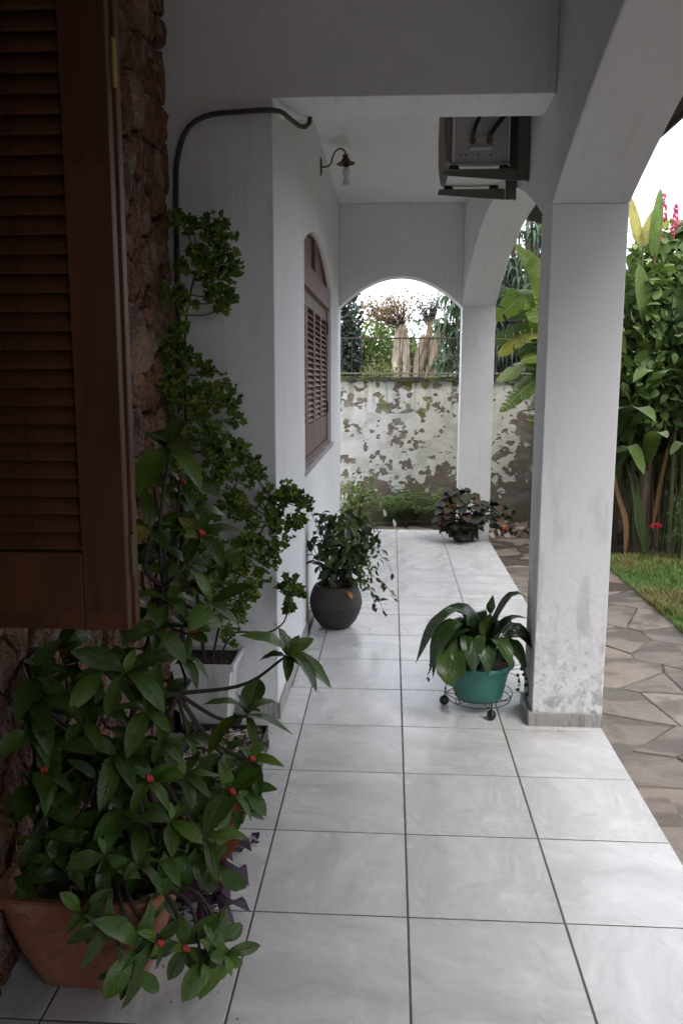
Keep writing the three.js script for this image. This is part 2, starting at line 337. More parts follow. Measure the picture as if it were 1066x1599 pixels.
{ // stone cladding on the near house wall, split stones set in dark mortar
  const wall = mesh('stone_wall', box(-1.3, -1.080, -0.01, CEIL, -1.40, 5.4), std({ color: rgb(0.06, 0.045, 0.035), roughness: 1 }), house);
  wall.userData.label = 'rough reddish brown split stone wall';
  const R = rng(77), pts = [];
  const z0 = -1.40, z1 = 1.75, W = 0.12, H = 0.17;
  for (let r = 0; r * H < CEIL + 0.2; r++) for (let c = 0; c * W < z1 - z0 + 0.2; c++) pts.push([z0 + (c + 0.5 * (r % 2) + (R() - 0.5) * 0.75) * W, (r + (R() - 0.5) * 0.8) * H]);
  const tones = [[0.165, 0.072, 0.038], [0.13, 0.058, 0.035], [0.19, 0.09, 0.048], [0.11, 0.064, 0.05], [0.23, 0.14, 0.09], [0.15, 0.058, 0.028]];
  const mats = tones.map((t, i) => std({
    map: ctex(256, 256, (u, v) => { const a = fbm(u * 5, v * 11, 200 + i, 5, 0), b = fbm(u * 30, v * 40, 210 + i, 3), c = fbm(u * 9, v * 4, 230 + i, 3); const k = 0.45 + 1.05 * a + 0.5 * (b - 0.5); const pale = smooth(0.58, 0.72, c) * 0.5; return t.map((q, m) => lerp(q * k, [0.3, 0.24, 0.2][m], pale)); }),
    bumpMap: gtex(256, 256, (u, v) => 0.6 * fbm(u * 7, v * 16, 240 + i, 5) + 0.4 * fbm(u * 40, v * 40, 250 + i, 3)), bumpScale: 0.045, roughness: 0.85
  }));
  cells(pts, z0, z1, -0.005, CEIL - 0.005).forEach(poly => {
    if (poly.length < 3) return;
    let p = inset(poly, 0.006); if (p.length < 3) return;
    p = wobble(p, 0.05, 0.014, R);
    const n = p.length; if (n < 4) return;
    const cx = p.reduce((s, q) => s + q[0], 0) / n, cy = p.reduce((s, q) => s + q[1], 0) / n, h = 0.03 + 0.018 * R() + 0.04 * smooth(-0.4, -0.9, cx), tx = (R() - 0.5) * 0.16, ty = (R() - 0.5) * 0.12;
    const pos = [], at = (q, k, hh) => [-1.078 + hh, cy + (q[1] - cy) * k, cx + (q[0] - cx) * k];
    const ring = (k, f) => p.map(q => { const a = at(q, k, 0); a[0] += Math.max(0.004, f * (h + (q[0] - cx) * tx + (q[1] - cy) * ty + (R() - 0.5) * 0.014)); return a; });
    const r0 = p.map(q => at(q, 1, 0)), r1 = ring(0.97, 0.88), r2 = ring(0.66, 1.05), ctr = at([cx, cy], 1, h * 1.08);
    const tri = (a, b, c) => pos.push(...a, ...b, ...c);
    for (let i = 0; i < n; i++) { const j = (i + 1) % n; tri(r0[i], r1[i], r0[j]); tri(r0[j], r1[i], r1[j]); tri(r1[i], r2[i], r1[j]); tri(r1[j], r2[i], r2[j]); tri(r2[i], ctr, r2[j]); }
    const g = new THREE.BufferGeometry(); g.setAttribute('position', new THREE.Float32BufferAttribute(pos, 3)); g.computeVertexNormals();
    mesh('stone', projUV(g, 2.2, R() * 3, R() * 3), mats[Math.floor(R() * mats.length)], wall);
  });
}
{ // eaves outside the arcade: boarded soffit, fascia and rounded clay tile ends
  const e = new THREE.Group(); e.name = 'eaves'; house.add(e);
  const wood = std({ color: rgb(0.05, 0.035, 0.028), roughness: 0.8 }), clay = std({ color: rgb(0.16, 0.075, 0.05), roughness: 0.85 });
  for (let k = 0; k < 4; k++) { const a = 0.90 + k * 0.145, b = a + 0.142, y = x => 3.16 - (x - 0.9) * 0.33; const g = slab([[a, y(a)], [b, y(b)], [b, y(b) + 0.022], [a, y(a) + 0.022]], 11.0, 0.002); g.translate(0, 0, -6.3); mesh('soffit_board', projUV(g), wood, e); }
  mesh('fascia', box(1.482, 1.505, 2.945, 3.06, -6.3, 4.7, 0.003), wood, e);
  const tg = new THREE.CylinderGeometry(0.085, 0.095, 0.5, 12, 1, true, 0, Math.PI); tg.rotateZ(Math.PI / 2 - 0.32); tg.rotateX(0);
  const half = []; for (let i = 0; i <= 10; i++) { const a = Math.PI * i / 10; half.push([Math.cos(a) * 0.095, Math.sin(a) * 0.075]); } for (let i = 10; i >= 0; i--) { const a = Math.PI * i / 10; half.push([Math.cos(a) * 0.08, Math.sin(a) * 0.06]); }
  const tile = slab(half, 0.6); tile.rotateY(Math.PI / 2); tile.rotateZ(-0.32);
  for (let z = -6.2; z < 4.6; z += 0.2) { const t = mesh('roof_tile', tile, clay, e); t.position.set(0.98, 3.19, z); }
  const rs = slab([[0.85, 3.2], [1.5, 2.99], [1.5, 3.01], [0.85, 3.33]], 11.0); rs.translate(0, 0, -6.3); mesh('roof_slab', projUV(rs), clay, e);
}

// ---------------------------------------------------------------- fittings on the house
{ // black conduit: up the corner, round the bend, along the wall and into the beam
  const g = tube([[-1.0, 0.05, -1.386], [-0.985, 0.8, -1.386], [-0.975, 1.6, -1.386], [-0.968, 2.3, -1.386], [-0.958, 2.44, -1.386], [-0.915, 2.555, -1.386], [-0.84, 2.603, -1.386], [-0.7, 2.618, -1.385], [-0.575, 2.622, -1.383], [-0.535, 2.624, -1.405], [-0.50, 2.622, -1.52], [-0.465, 2.622, -1.62], [-0.44, 2.645, -1.665], [-0.434, 2.685, -1.668]], 0.0105, 90, 10);
  const o = mesh('conduit', g, std({ color: rgb(0.045, 0.038, 0.033), roughness: 0.55 })); o.userData = { label: 'black cable conduit bent along the dim wall into the beam', category: 'conduit' };
}
{ // wall lamp, swan neck
  const t = thing('wall_lamp', 'bronze swan neck wall lamp with two bare white bulb glasses', 'lamp', [-0.578, 3.0, -3.92]);
  const br = std({ color: rgb(0.09, 0.065, 0.035), roughness: 0.45, metalness: 0.7 });
  const pl = lathe([[0, 0.012], [0.018, 0.012], [0.026, 0.006], [0.028, 0], [0, 0]], 20); pl.rotateZ(-Math.PI / 2); pl.scale(1, 2.3, 1); mesh('back_plate', pl, br, t);
  mesh('arm', tube([[0.01, 0, 0], [0.04, -0.002, 0], [0.07, 0.015, 0], [0.085, 0.06, 0], [0.105, 0.1, 0], [0.14, 0.118, 0], [0.17, 0.1, 0], [0.178, 0.065, 0]], 0.0058, 40, 8), br, t);
  const sh = lathe([[0.007, 0.075], [0.012, 0.07], [0.022, 0.062], [0.022, 0.055], [0.014, 0.052], [0.026, 0.04], [0.036, 0.022], [0.062, 0.01], [0.066, 0.004], [0.06, 0.003], [0.034, 0.014], [0.02, 0.03], [0.01, 0.04]], 28); sh.translate(0.178, 0, 0); sh.rotateZ(0.06); mesh('shade', sh, br, t);
  const gl = phy({ color: rgb(0.75, 0.77, 0.78), roughness: 0.3, transmission: 0.35, thickness: 0, ior: 1.45 });
  const so = lathe([[0.0, 0.02], [0.017, 0.02], [0.017, -0.012], [0.0, -0.014]], 18); so.translate(0.18, 0.005, 0); mesh('socket', so, br, t);
  const b1 = lathe([[0.012, -0.008], [0.022, -0.02], [0.027, -0.038], [0.024, -0.056], [0.014, -0.07], [0.0, -0.074]], 24); b1.translate(0.18, 0, 0); mesh('bulb', b1, gl, t);
  const b2 = lathe([[0.0, -0.07], [0.014, -0.073], [0.016, -0.085], [0.022, -0.104], [0.029, -0.122], [0.0285, -0.128], [0.0, -0.13]], 24); b2.translate(0.18, 0, 0); mesh('bulb_tip', b2, gl, t);
}
const bracketMetal = std({ color: rgb(0.13, 0.12, 0.10), roughness: 0.55, metalness: 0.35 });
[['nearer grey steel bracket under the air conditioner', -2.06, 0.585], ['farther grey steel bracket under the air conditioner', -2.50, 0.587]].forEach(([label, z, xw]) => {
  const t = thing('wall_bracket', label, 'bracket', [xw, 2.485, z], 0, 'air conditioner brackets');
  mesh('upright', merge([box(-0.06, -0.002, 0, 0.52, -0.0035, 0.0035, 0.001), box(-0.006, -0.0015, 0, 0.52, -0.042, -0.004, 0.001)]), bracketMetal, t);
  const arm = slab([[-0.062, 0.0], [-0.416, 0.028], [-0.416, 0.046], [-0.405, 0.05], [-0.062, 0.052]], 0.006, 0.001); arm.translate(0, 0, -0.003);
  mesh('arm', merge([projUV(arm), box(-0.412, -0.063, 0.0525, 0.057, -0.045, 0.003, 0.001)]), bracketMetal, t);
  for (const x of [-0.36, -0.12]) { const p = mesh('rubber_pad', new THREE.CylinderGeometry(0.022, 0.027, 0.018, 14), dark, t); p.position.set(x, 0.0665, -0.02); }
});
{ // outdoor condenser unit, end panel towards us
  const t = thing('air_conditioner', 'grey outdoor air conditioner unit hung under the porch ceiling', 'air conditioner', [0.34, 2.561, -2.33]);
  const sheet = std({ color: rgb(0.42, 0.41, 0.40), roughness: 0.4 }), edge = std({ color: rgb(0.16, 0.13, 0.105), roughness: 0.6 }), pale = std({ color: rgb(0.62, 0.62, 0.6), roughness: 0.5 });
  mesh('casing', box(-0.125, 0.15, 0.012, 0.5, -0.31, 0.237, 0.012), sheet, t);
  mesh('end_panel', box(-0.11, 0.14, 0.03, 0.485, 0.2375, 0.243, 0.003), sheet, t);
  mesh('base_tray', box(-0.13, 0.155, 0.0, 0.011, -0.315, 0.245, 0.003), pale, t);
  const gr = slab([[-0.126, 0.015], [-0.150, 0.03], [-0.163, 0.12], [-0.166, 0.25], [-0.163, 0.38], [-0.15, 0.47], [-0.126, 0.495]], 0.545, 0.003); gr.translate(0, 0, -0.308); mesh('fan_grille_cover', projUV(gr), edge, t);
  mesh('edge_strip', box(-0.1255, -0.112, 0.02, 0.49, 0.238, 0.247, 0.002), pale, t);
  mesh('edge_strip', box(0.141, 0.1505, 0.02, 0.49, 0.238, 0.247, 0.002), pale, t);
  mesh('handle_recess', box(-0.04, 0.065, 0.072, 0.085, 0.2435, 0.258, 0.004), pale, t);
  mesh('valve_cover', box(-0.045, 0.07, 0.086, 0.14, 0.2435, 0.249, 0.004), sheet, t);
  const brass = std({ color: rgb(0.12, 0.08, 0.05), roughness: 0.5, metalness: 0.4 });
  for (const x of [-0.03, 0.05]) { const v = mesh('service_valve', merge([new THREE.CylinderGeometry(0.014, 0.014, 0.04, 12).rotateX(Math.PI / 2), new THREE.CylinderGeometry(0.01, 0.01, 0.05, 10).translate(0, 0.01, 0.012)]), brass, t); v.position.set(x, 0.112, 0.265); }
  mesh('pipe', tube([[-0.03, 0.13, 0.275], [-0.02, 0.17, 0.285], [0.015, 0.25, 0.29], [0.05, 0.4, 0.285]], 0.009, 24, 8), dark, t);
  mesh('pipe', tube([[0.05, 0.13, 0.275], [0.07, 0.16, 0.285], [0.14, 0.25, 0.29], [0.215, 0.4, 0.285]], 0.011, 24, 8), dark, t);
  for (const x of [-0.085, -0.06, 0.0, 0.06]) { const s = mesh('screw', new THREE.CylinderGeometry(0.004, 0.004, 0.004, 8).rotateX(Math.PI / 2), dark, t); s.position.set(x, 0.05, 0.2455); }
}
// ---------------------------------------------------------------- ground, path, lawn
const GY = -0.09;
const soilMat = std({ map: ctex(512, 512, (u, v) => { const a = fbm(u * 8, v * 8, 301, 5, 8), b = fbm(u * 60, v * 60, 307, 3, 60); const k = 0.5 + 0.9 * a + 0.5 * (b - 0.5); return [0.06 * k, 0.045 * k, 0.033 * k]; }), bumpMap: gtex(512, 512, (u, v) => fbm(u * 40, v * 40, 311, 4, 40)), bumpScale: 0.03, roughness: 1 });
{ const g = new THREE.PlaneGeometry(400, 400); g.rotateX(-Math.PI / 2); g.translate(0, GY - 0.03, 0); setting('ground', projUV(g), soilMat, 'dark garden soil around the house', 'ground'); }
const mortar = std({ map: ctex(256, 256, (u, v) => { const k = 0.7 + 0.6 * (fbm(u * 20, v * 20, 317, 4, 20)), m = smooth(0.5, 0.62, fbm(u * 7, v * 7, 319, 4, 7)); return [lerp(0.15 * k, 0.075, m), lerp(0.13 * k, 0.08, m), lerp(0.10 * k, 0.035, m)]; }), roughness: 1 });
const pathBase = setting('stone_path', merge([box(0.889, 1.86, GY - 0.1, GY - 0.007, -7.31, 5.4), box(-3.2, 0.885, GY - 0.1, GY - 0.012, -7.31, -6.30)]), mortar, 'irregular flagstone path beside the porch', 'path');
{
  const R = rng(404), tones = [[0.225, 0.185, 0.15], [0.2, 0.165, 0.14], [0.245, 0.205, 0.165], [0.19, 0.155, 0.13], [0.22, 0.185, 0.155], [0.23, 0.18, 0.145]];
  const mats = tones.map((t, i) => std({
    map: ctex(512, 512, (u, v) => { const a = fbm(u * 4, v * 4, 330 + i, 5, 4), b = fbm(u * 50, v * 50, 340 + i, 3, 50), c = fbm(u * 3, v * 7, 350 + i, 4); const k = 0.72 + 0.5 * a + 0.3 * (b - 0.5); const st = smooth(0.54, 0.66, c) * 0.4, lich = smooth(0.64, 0.72, fbm(u * 11, v * 11, 356 + i, 4, 11)); return t.map((q, m) => lerp(q * k * (1 - st), [0.1, 0.095, 0.06][m], lich * 0.5)); }),
    bumpMap: gtex(256, 256, (u, v) => 0.7 * fbm(u * 6, v * 6, 360 + i, 4, 6) + 0.3 * fbm(u * 40, v * 40, 370 + i, 3, 40)), bumpScale: 0.006, roughness: 0.62
  }));
  const wet = std({ map: ctex(512, 512, (u, v) => { const a = fbm(u * 4, v * 4, 380, 5, 4), b = fbm(u * 40, v * 40, 381, 3, 40), m = smooth(0.46, 0.5, fbm(u * 2.6, v * 2.6, 383, 5)); const k = 0.7 + 0.5 * a + 0.3 * (b - 0.5); return [lerp(0.27, 0.085, m) * k, lerp(0.215, 0.062, m) * k, lerp(0.18, 0.05, m) * k]; }), roughness: 0.5 });
  const lay = (x0, x1, z0, z1, sx, sz, seed) => {
    const Q = rng(seed), pts = [];
    for (let z = z0; z < z1; z += sz) for (let x = x0; x < x1; x += sx) if (Q() > 0.12) pts.push([x + sx * (0.5 + (Q() - 0.5) * 1.05), z + sz * (0.5 + (Q() - 0.5) * 1.05)]);
    cells(pts, x0, x1, z0, z1).forEach(poly => {
      if (poly.length < 3) return;
      let p = inset(poly, 0.0045 + 0.003 * Q()); if (p.length < 3) return;
      p = wobble(p, 0.13, 0.012, Q); if (p.length < 3) return;
      const g = slab(p.map(([x, z]) => [x, -z]), 0.03, 0.0035); g.rotateX(-Math.PI / 2); g.translate(0, GY - 0.03, 0);
      const cx = p.reduce((s, q) => s + q[0], 0) / p.length, cz = p.reduce((s, q) => s + q[1], 0) / p.length;
      const damp = (cz < -5.2 && cx < 1.5) || Math.hypot(cx - 1.45, cz + 4.25) < 0.28;
      const o = mesh('flagstone', projUV(g, 0.9, Q() * 3, Q() * 3), damp ? wet : mats[Math.floor(Q() * mats.length)], pathBase);
      o.position.y = (Q() - 0.5) * 0.006; o.rotation.set(0, 0, 0);
    });
  };
  lay(0.892, 1.855, -7.30, 5.2, 0.33, 0.31, 21);
  lay(-1.6, 0.882, -7.30, -6.305, 0.46, 0.44, 22);
}
// turf: one sheet of countless blades over a low bank of soil
const turf = setting('lawn_bed', box(1.862, 9, GY - 0.2, GY - 0.005, -5.55, 5.4), soilMat, 'earth under the lawn beside the path', 'ground');
{
  const blade = (() => {
    const gs = [], R = rng(9);
    for (let k = 0; k < 6; k++) {
      const a = R() * TAU, l = 0.028 + 0.03 * R(), w = 0.0016 + 0.0012 * R(), bx = (R() - 0.5) * 0.03, bz = (R() - 0.5) * 0.03, lean = 0.3 + 0.9 * R(), c = Math.cos(a), s = Math.sin(a);
      const P = (t, side) => { const r = l * lean * t * t, y = l * t * (1 - 0.25 * t * lean); return [bx + c * r - s * side * w * (1 - t), y, bz + s * r + c * side * w * (1 - t)]; };
      const pos = [...P(0, -1), ...P(0, 1), ...P(0.55, 1), ...P(0, -1), ...P(0.55, 1), ...P(0.55, -1), ...P(0.55, -1), ...P(0.55, 1), ...P(1, 0)];
      const g = new THREE.BufferGeometry(); g.setAttribute('position', new THREE.Float32BufferAttribute(pos, 3)); g.computeVertexNormals(); gs.push(g);
    }
    return mergeGeometries(gs);
  })();
  const N = 21000, R = rng(31), im = new THREE.InstancedMesh(blade, std({ color: 0xffffff, roughness: 0.7 }), N), m = new THREE.Matrix4(), q = new THREE.Quaternion(), c = new THREE.Color();
  for (let i = 0; i < N; i++) {
    const near = R() < 0.8, x = 1.845 + (near ? Math.pow(R(), 1.3) * 1.7 : R() * 4), z = near ? -5.5 + R() * 3.7 : -5.5 + R() * 8;
    const n = fbm(x * 3, z * 3, 401, 3), s = (0.6 + 1.0 * R()) * (0.6 + 0.85 * n);
    m.compose(V(x, GY - 0.008, z), q.setFromAxisAngle(V(0, 1, 0), R() * TAU), V(s, s, s)); im.setMatrixAt(i, m);
    const dry = smooth(0.46, 0.66, n + 0.35 * (R() - 0.5)), k = 0.6 + 0.75 * R();
    c.setRGB(lerp(0.11, 0.24, dry) * k, lerp(0.2, 0.2, dry) * k, lerp(0.03, 0.06, dry) * k); im.setColorAt(i, c);
  }
  im.name = 'lawn_grass'; im.castShadow = im.receiveShadow = true; im.userData = { kind: 'stuff', label: 'short green lawn grass beside the stone path', category: 'grass' }; scene.add(im);
}

// ---------------------------------------------------------------- garden wall with flaking paint, railing on top
const GWZ = -7.32, GWT = 1.508;
{
  const t = thing('garden_wall', 'cream garden wall with flaking paint and green moss', 'wall', [0, 0, GWZ]);
  const inX = u => -2 + u * 5.2, inY = v => -0.12 + v * 1.66;
  const bare = (x, y) => {
    const n = fbm(x * 4.2 + 11, y * 3.8, 501, 6), f = fbm(x * 17, y * 15, 503, 5), w = fbm(x * 1.3, y * 1.1 + 5, 505, 3);
    const low = smooth(0.55, 0.1, y) * 0.075 + smooth(1.0, 0.35, y) * smooth(-0.1, 0.7, x) * 0.075 + smooth(0.75, 1.1, x) * smooth(1.2, 0.4, y) * 0.03;
    const big = smooth(0.565, 0.575, n * 0.6 + f * 0.4 + low * 1.4 - 0.055 - 0.035 * smooth(0.5, 0.9, y) + 0.3 * (w - 0.5));
    const chips = smooth(0.645, 0.66, fbm(x * 14 + 3, y * 17, 507, 5) + 0.28 * (w - 0.5) + 0.02 * smooth(0.5, 1.4, y));
    return Math.max(big, chips);
  };
  const map = ctex(1536, 512, (u, v) => {
    const x = inX(u), y = inY(v), a = fbm(x * 4, y * 4, 511, 5), f = fbm(x * 30, y * 30, 513, 3), b = bare(x, y);
    let c = [0.60, 0.575, 0.495].map(q => q * (0.78 + 0.34 * a + 0.12 * (f - 0.5)));
    const grey = smooth(0.5, 0.64, fbm(x * 2.2, y * 2.6, 515, 4)); c = c.map((q, i) => lerp(q, [0.55, 0.56, 0.55][i] * (0.9 + 0.2 * f), grey * 0.6));
    const cem = [0.17, 0.135, 0.105].map(q => q * (0.7 + 0.45 * a + 0.4 * (f - 0.5)));
    c = c.map((q, i) => lerp(q, cem[i], b));
    let moss = 0;
    for (const [mx, len, w] of [[-0.16, 0.52, 0.09], [0.12, 0.4, 0.1], [0.3, 0.55, 0.09], [0.2, 0.18, 0.2], [1.53, 0.66, 0.15]]) moss = Math.max(moss, smooth(w, w * 0.3, Math.abs(x - mx + 0.06 * (a - 0.5))) * smooth(len, len * 0.25, GWT - y) );
    const m = smooth(0.52, 0.66, fbm(x * 17, y * 13, 521, 4) + 0.16 * (moss - 0.35)) * smooth(0.02, 0.35, moss);
    c = c.map((q, i) => lerp(q, [0.13, 0.135, 0.02][i] * (0.5 + f), m * 0.9));
    const drip = smooth(0.52, 0.68, fbm(x * 26, y * 1.6, 523, 4)) * smooth(0.55, 0.05, GWT - y + 0.3 * (a - 0.5)); c = c.map((q, i) => lerp(q, [0.11, 0.115, 0.07][i], drip * 0.55));
    const dirt = smooth(0.5, 0.7, fbm(x * 7, y * 9, 525, 5)); c = c.map((q, i) => lerp(q, [0.3, 0.285, 0.24][i], dirt * 0.4));
    const foot = smooth(0.5, 0.6, f * 0.5 + a * 0.5 + 0.12) * smooth(0.2, 0.0, y + 0.1 * (a - 0.5)); c = c.map((q, i) => lerp(q, [0.1, 0.1, 0.04][i], foot * 0.6));
    return c;
  });
  const bump = gtex(1536, 512, (u, v) => { const x = inX(u), y = inY(v); return 0.75 * (1 - bare(x, y)) + 0.25 * fbm(x * 22, y * 22, 531, 3); });
  const m = std({ map, bumpMap: bump, bumpScale: 0.012, roughness: 0.9 });
  const g = box(-6, 6, -0.12, GWT, -0.16, 0, 0), p = g.attributes.position, uv = g.attributes.uv;
  for (let i = 0; i < p.count; i++) uv.setXY(i, (p.getX(i) + 2) / 5.2, (p.getY(i) + 0.12) / 1.66);
  mesh('wall_face', g, m, t);
  const mossy = std({ map: ctex(512, 128, (u, v) => { const k = fbm(u * 40, v * 10, 541, 4), l = smooth(0.5, 0.62, fbm(u * 30, v * 8, 543, 3)); return [lerp(0.035, 0.075, l) * (0.5 + k), lerp(0.032, 0.08, l) * (0.5 + k), lerp(0.025, 0.02, l) * (0.5 + k)]; }), roughness: 1 });
  const cs = projUV(new THREE.BoxGeometry(12, 0.045, 0.23, 220, 2, 3)), cp = cs.attributes.position;
  for (let i = 0; i < cp.count; i++) { const x = cp.getX(i), y = cp.getY(i), z = cp.getZ(i); cp.setXYZ(i, x, y + (fbm(x * 9 + 50, z * 9 + 9, 547, 3) - 0.5) * 0.028, z + (fbm(x * 7 + 50, y * 9, 549, 3) - 0.5) * 0.03); }
  cs.computeVertexNormals(); cs.translate(0, GWT + 0.022, -0.08); mesh('coping', cs, mossy, t);
}
{
  const t = thing('metal_railing', 'thin rusty railing on top of the garden wall', 'railing', [0, GWT + 0.04, GWZ - 0.08]);
  const rust = std({ color: rgb(0.06, 0.047, 0.035), roughness: 0.8, metalness: 0.3 }), green = std({ color: rgb(0.16, 0.15, 0.08), roughness: 0.8 });
  mesh('rail', box(-5.5, 5.5, 0.035, 0.052, -0.012, 0.012, 0.002), green, t);
  mesh('rail', box(-5.5, 5.5, 0.425, 0.443, -0.012, 0.012, 0.002), rust, t);
  mesh('wire', tube([[-5.5, 0.63, 0], [0, 0.628, 0], [5.5, 0.63, 0]], 0.003, 8, 5), rust, t);
  const bar = tube([[0, -0.03, 0], [0, 0.43, 0]], 0.005, 2, 6);
  const R = rng(61);
  for (let x = -3; x < 4; x += 0.108) { const b = mesh('bar', bar, rust, t); b.position.x = x; b.rotation.z = (R() - 0.5) * 0.03; if (R() < 0.25) b.scale.y = 1.25; }
}
// ---------------------------------------------------------------- leaves
const leafShape = { oval: t => Math.pow(Math.sin(Math.PI * Math.pow(t, 0.82)), 0.8), lance: t => Math.sin(Math.PI * Math.pow(t, 0.7)) * (1 - 0.25 * t), paddle: t => Math.pow(Math.sin(Math.PI * Math.pow(clamp(t * 0.97 + 0.03), 0.75)), 0.55), blade: t => Math.pow(1 - t, 0.7) * Math.min(1, t * 8 + 0.35), obov: t => Math.pow(Math.sin(Math.PI * Math.pow(t, 1.15)), 0.8) };
// a leaf swept along a curve; up says which way its upper face looks
function leafAlong(pts, w, o = {}) {
  const { seg = 8, fold = 0.3, shape = leafShape.oval, up = V(0, 1, 0), wave = 0, waves = 3, twist = 0, half = 1, seed = 0, tear = 0 } = o;
  const c = new THREE.CatmullRomCurve3(pts.map(p => Array.isArray(p) ? V(...p) : p), false, 'centripetal'), pos = [], uv = [], idx = [], nx = 2 * half + 1;
  const R = rng(seed + 1);
  for (let i = 0; i <= seg; i++) {
    const t = i / seg, P = c.getPointAt(t), T = c.getTangentAt(t), S = T.clone().cross(up); if (S.lengthSq() < 1e-6) S.set(1, 0, 0); S.normalize();
    if (twist) S.applyAxisAngle(T, twist * t);
    const N = S.clone().cross(T).normalize(), hw = w * Math.max(0.02, shape(t)) * 0.5, wv = Math.sin(t * waves * TAU + seed) * wave;
    for (let k = 0; k < nx; k++) {
      const s = k / (nx - 1) * 2 - 1, a = Math.abs(s), jag = tear ? 1 - tear * R() * (a > 0.9 ? 1 : 0) : 1;
      const q = P.clone().addScaledVector(S, s * hw * jag).addScaledVector(N, hw * (fold * a - 0.35 * fold * a * a) + wv * a * a * Math.sign(s) * hw);
      pos.push(q.x, q.y, q.z); uv.push(t, (s + 1) / 2);
    }
  }
  for (let i = 0; i < seg; i++) for (let k = 0; k < nx - 1; k++) { const a = i * nx + k, b = a + nx; idx.push(a, a + 1, b, b, a + 1, b + 1); }
  const g = new THREE.BufferGeometry(); g.setAttribute('position', new THREE.Float32BufferAttribute(pos, 3)); g.setAttribute('uv', new THREE.Float32BufferAttribute(uv, 2)); g.setIndex(idx); g.computeVertexNormals(); return g;
}
// a broad leaf whose blade has torn into strips along its side veins
function tornLeaf(pts, w, o = {}) {
  const { seg = 24, up = V(0, 1, 0), shape = leafShape.paddle, seed = 0, droop = 0.25, loose = 0.5 } = o, R = rng(seed + 31);
  const c = new THREE.CatmullRomCurve3(pts.map(p => V(...p)), false, 'centripetal'), pos = [], uv = [];
  const fr = t => { const P = c.getPointAt(t), T = c.getTangentAt(t), S = T.clone().cross(up).normalize(); return [P, T, S, S.clone().cross(T).normalize()]; };
  for (const s of [-1, 1]) {
    let lean = 0, sag = 0;
    for (let i = 0; i < seg; i++) {
      const t0 = i / seg, t1 = (i + 1) / seg; if (i === 0 || R() < loose) { lean = (R() - 0.35) * 0.5; sag = droop * (0.5 + R()); }
      const edge = (t, k) => { const [P, T, S, N] = fr(Math.min(t, 1)), h = w * 0.5 * Math.max(0.03, shape(t)); return P.clone().addScaledVector(S, s * h * k).addScaledVector(T, h * k * (0.35 + lean)).addScaledVector(N, h * (0.22 * k - sag * k * k)); };
      const g = R() < loose ? 0.12 / seg : 0;
      for (const [k0, k1] of [[0, 0.5], [0.5, 1]]) { const a = edge(t0 + g * k0, k0), b = edge(t1 - g * k0, k0), d = edge(t0 + g * k1, k1), e = edge(t1 - g * k1, k1), q = k => 0.5 + s * k / 2; for (const [p, u, v] of [[a, t0, q(k0)], [d, t0, q(k1)], [b, t1, q(k0)], [b, t1, q(k0)], [d, t0, q(k1)], [e, t1, q(k1)]]) { pos.push(p.x, p.y, p.z); uv.push(u, v); } }
    }
  }
  const g = new THREE.BufferGeometry(); g.setAttribute('position', new THREE.Float32BufferAttribute(pos, 3)); g.setAttribute('uv', new THREE.Float32BufferAttribute(uv, 2)); g.computeVertexNormals();
  return toCreasedNormals(g, 0.7);
}
// a leaf of length 1 along +x, upper face +y
const unitLeaf = (w, droop, o = {}) => leafAlong([[0, 0, 0], [0.33, 0.06 - droop * 0.1, 0], [0.68, 0.04 - droop * 0.45, 0], [1, -droop, 0]], w, o);
function veined(n, k, seed, W = 256, H = 128) {   // midrib and side veins, blotches; multiplies the leaf colour
  return ctex(W, H, (u, v) => {
    const s = Math.abs(v - 0.5) * 2, rib = smooth(0.07, 0.02, s), ph = (u - s * 0.22) * n, side = smooth(0.16, 0.03, Math.abs(ph - Math.round(ph))) * smooth(1, 0.2, s), b = fbm(u * 5, v * 5, seed, 4), f = fbm(u * 40, v * 40, seed + 5, 2);
    const q = (0.78 + 0.34 * (b - 0.5) + 0.14 * (f - 0.5)) * (1 - 0.55 * smooth(0.72, 0.8, fbm(u * 17, v * 9, seed + 9, 3))); return [q + k * (rib * 0.9 + side * 0.45), q + k * (rib * 0.7 + side * 0.3), q + k * (rib * 0.5 + side * 0.2)].map(x => clamp(x));
  });
}
const veinBump = gtex(256, 128, (u, v) => { const s = Math.abs(v - 0.5) * 2, ph = (u - s * 0.22) * 9; return 0.55 - 0.35 * smooth(0.09, 0.0, s) - 0.25 * smooth(0.2, 0.0, Math.abs(ph - Math.round(ph))) * (1 - s); });
const glossVein = veined(9, 0.2, 601), fineVein = veined(14, 0.15, 611), bananaVein = veined(30, 0.26, 621, 512, 128);
const glossy = (r, g, b, o = {}) => phy({ color: rgb(r, g, b), map: glossVein, bumpMap: veinBump, bumpScale: 0.003, roughness: 0.36, specularIntensity: 0.7, side: THREE.DoubleSide, ...o });
const airy = (r, g, b, o = {}) => phy({ color: rgb(r, g, b), map: fineVein, roughness: 0.85, specularIntensity: 0.6, transmission: 0.4, thickness: 0, clearcoat: 0.25, clearcoatRoughness: 0.4, side: THREE.DoubleSide, ...o });
const bark = std({ map: ctex(256, 256, (u, v) => { const a = fbm(u * 16, v * 5, 631, 4), k = 0.6 + 0.8 * a; return [0.11 * k, 0.085 * k, 0.06 * k]; }), roughness: 0.95 });
const twigMat = std({ color: rgb(0.05, 0.04, 0.028), roughness: 0.85 });
const pottingSoil = std({ map: ctex(128, 128, (u, v) => { const k = 0.4 + 1.2 * fbm(u * 16, v * 16, 641, 4); return [0.05 * k, 0.032 * k, 0.022 * k]; }), bumpMap: gtex(128, 128, (u, v) => fbm(u * 24, v * 24, 643, 3)), bumpScale: 0.02, roughness: 1 });

